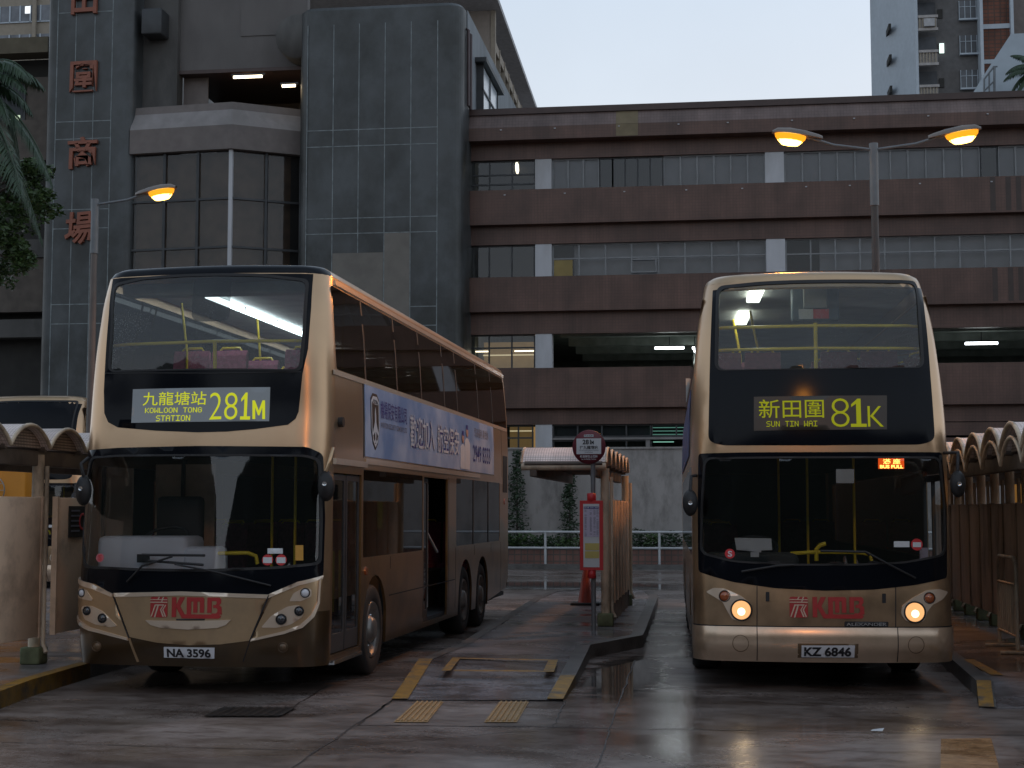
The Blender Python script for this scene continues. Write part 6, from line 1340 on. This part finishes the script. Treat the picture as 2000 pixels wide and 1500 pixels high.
# broadleaf tree, its trunk outside the frame to the left
def limb(mb, a, b, r0, r1, n=4, wob_=.15):
    a = Vector(a); b = Vector(b); pts = [a.lerp(b, i/n)+Vector((rng.uniform(-1, 1), rng.uniform(-1, 1), rng.uniform(-1, 1)))*wob_*(0 < i < n) for i in range(n+1)]; mb.tube(pts, [r0+(r1-r0)*i/n for i in range(n+1)], 8)
Yt = 33; T_ = lambda px, py, Y=Yt: atY(px, py, Y)
tr = empty('broadleaf_tree', (T_(-120, 900).x, Yt, 0), 0, 'green broadleaf tree reaching in from the left edge below the palm', 'tree'); OT = Vector((T_(-120, 900).x, Yt, 0))
tk = MB(); tp = T_(-120, 420); limb(tk, (OT.x, Yt, 0), tp, .22, .14)
blobs = [(70, 325, 28, 22), (45, 350, 40, 30), (80, 385, 22, 26), (60, 420, 34, 36), (20, 380, 40, 40), (5, 440, 40, 50), (30, 505, 22, 24), (0, 530, 26, 30), (12, 485, 30, 20), (-40, 400, 60, 70), (-70, 500, 60, 60), (-90, 330, 60, 60), (-30, 300, 45, 40)]
for bx_, by2, rx2, ry2 in blobs: limb(tk, tp, T_(bx_, by2), .07, .02)
o = tk.build('trunk', BARK, tr); o.data.transform(Matrix.Translation(-OT)); cr = MB()
for bx_, by2, rx2, ry2 in blobs:
    c = T_(bx_, by2, Yt+rng.uniform(-.6, .6))
    for s in range(9):
        d = Vector((rng.uniform(-1, 1)*rx2, rng.uniform(-60, 60), rng.uniform(-1, 1)*ry2))*(Yt/3000); leafcloud(cr, c+d*.8, (.20, .25, .16), 60, .075, rng)
o = cr.build('crown', LEAF2, tr, False); o.data.transform(Matrix.Translation(-OT))
def frond(mb, root, d, L_, droop, width, rng, n=16):
    """pinnate frond: arching midrib with hanging leaflets"""
    pts = []; p = Vector(root); d = Vector(d).normalized(); st = L_/n
    for i in range(n+1):
        pts.append(p.copy()); p = p+d*st; d = (d+Vector((0, 0, -droop/n))).normalized()
    mb.tube(pts, [.03*(1-i/(n+1))+.006 for i in range(n+1)], 5, False)
    for i in range(2, n+1):
        t = i/n; ax = (pts[i]-pts[i-1]).normalized(); sd = ax.cross(Vector((0, 0, 1))).normalized(); ll = width*math.sin(math.pi*min(1, .12+t*.85))**.6
        for s in (-1, 1):
            for q in range(4):
                b = pts[i-1].lerp(pts[i], q/4); dr = (sd*s+ax*.55+Vector((0, 0, -.55-.5*rng.random()))).normalized(); w_ = ax*.028
                e_ = b+dr*ll*rng.uniform(.8, 1.1); m_ = b+dr*ll*.5+Vector((0, 0, .05*ll)); mb.add([b-w_*.4, m_-w_, e_+Vector((0, 0, -.25*ll)), m_+w_], [(0, 1, 2, 3)])
def palm(name, base, h, fr, label, rng, mat_=PALML, cat='palm tree'):
    root = empty(name, base, 0, label, cat); MB().tube([(0, 0, 0), (.05, 0, h*.5), (0, 0, h)], [.20, .16, .13], 12).build('trunk', BARK, root)
    for d, L_, dr, w_ in fr:
        mb = MB(); frond(mb, (0, 0, h), d, L_, dr, w_, rng); mb.build('frond', mat_, root, False)
    return root
pc = T_(-55, 165, 31)
fr = [((1, -.2, .9), 1.7, 2.2, .42), ((.9, .3, .4), 1.6, 2.0, .42), ((1, -.4, .1), 1.7, 2.2, .42), ((.7, -.8, .6), 2.0, 2.4, .5), ((.5, .6, 1.2), 2.0, 2.2, .5), ((-.6, .3, .9), 2.2, 2.2, .5), ((-.9, -.4, .4), 2.2, 2.2, .5), ((0, -1, .7), 2.0, 2.4, .5), ((.75, .1, -.3), 3.0, 1.6, .6), ((.6, -.4, -.5), 3.6, 1.0, .7), ((.95, .2, -.1), 2.3, 3.4, .6), ((.5, .2, -.8), 3.8, .8, .7), ((.8, -.1, 1.4), 1.9, 2.8, .5)]
palm('palm_tree', (pc.x, 31, 0), pc.z, fr, 'palm whose green fronds hang in from the left edge of the picture', rng)
pc = T_(2030, 140, 54.5)
palm('palm_tree', (pc.x, 54.5, 14.6), pc.z-14.6, [((-1, -.1, .5), 1.4, 1.6, .3), ((-1, .2, .1), 1.3, 1.8, .3), ((-.9, -.3, -.3), 1.3, 1.2, .3), ((-.4, .2, 1), 1.3, 1.6, .3), ((.8, 0, .5), 1.3, 1.8, .3), ((-.8, .1, .9), 1.3, 2.0, .3)], 'small dark roof terrace palm at the right edge against the white stair head', rng, LEAF1)
# wooded ridge and trees that stand behind the photographer and show in the windscreens
hl = MB(); NX, NY = 220, 10; vs = []
for j_ in range(NY+1):
    for i in range(NX+1):
        x = -160+320*i/NX; y = -28-70*j_/NY; hgt = (25+7*noise.noise(Vector((x*.035, 3, 0)))+5*noise.noise(Vector((x*.16, y*.1, 1)))+3.5*noise.noise(Vector((x*.5, y*.3, 1)))-14*math.exp(-((x+27)/11)**2))*math.sin(math.pi*min(1, (j_/NY)*.62))**.8
        vs.append((x, y, max(0, hgt)-.2))
hl.add(vs, [(j_*(NX+1)+i, j_*(NX+1)+i+1, (j_+1)*(NX+1)+i+1, (j_+1)*(NX+1)+i) for j_ in range(NY) for i in range(NX)], True); struct('hill', hl, HILLM)
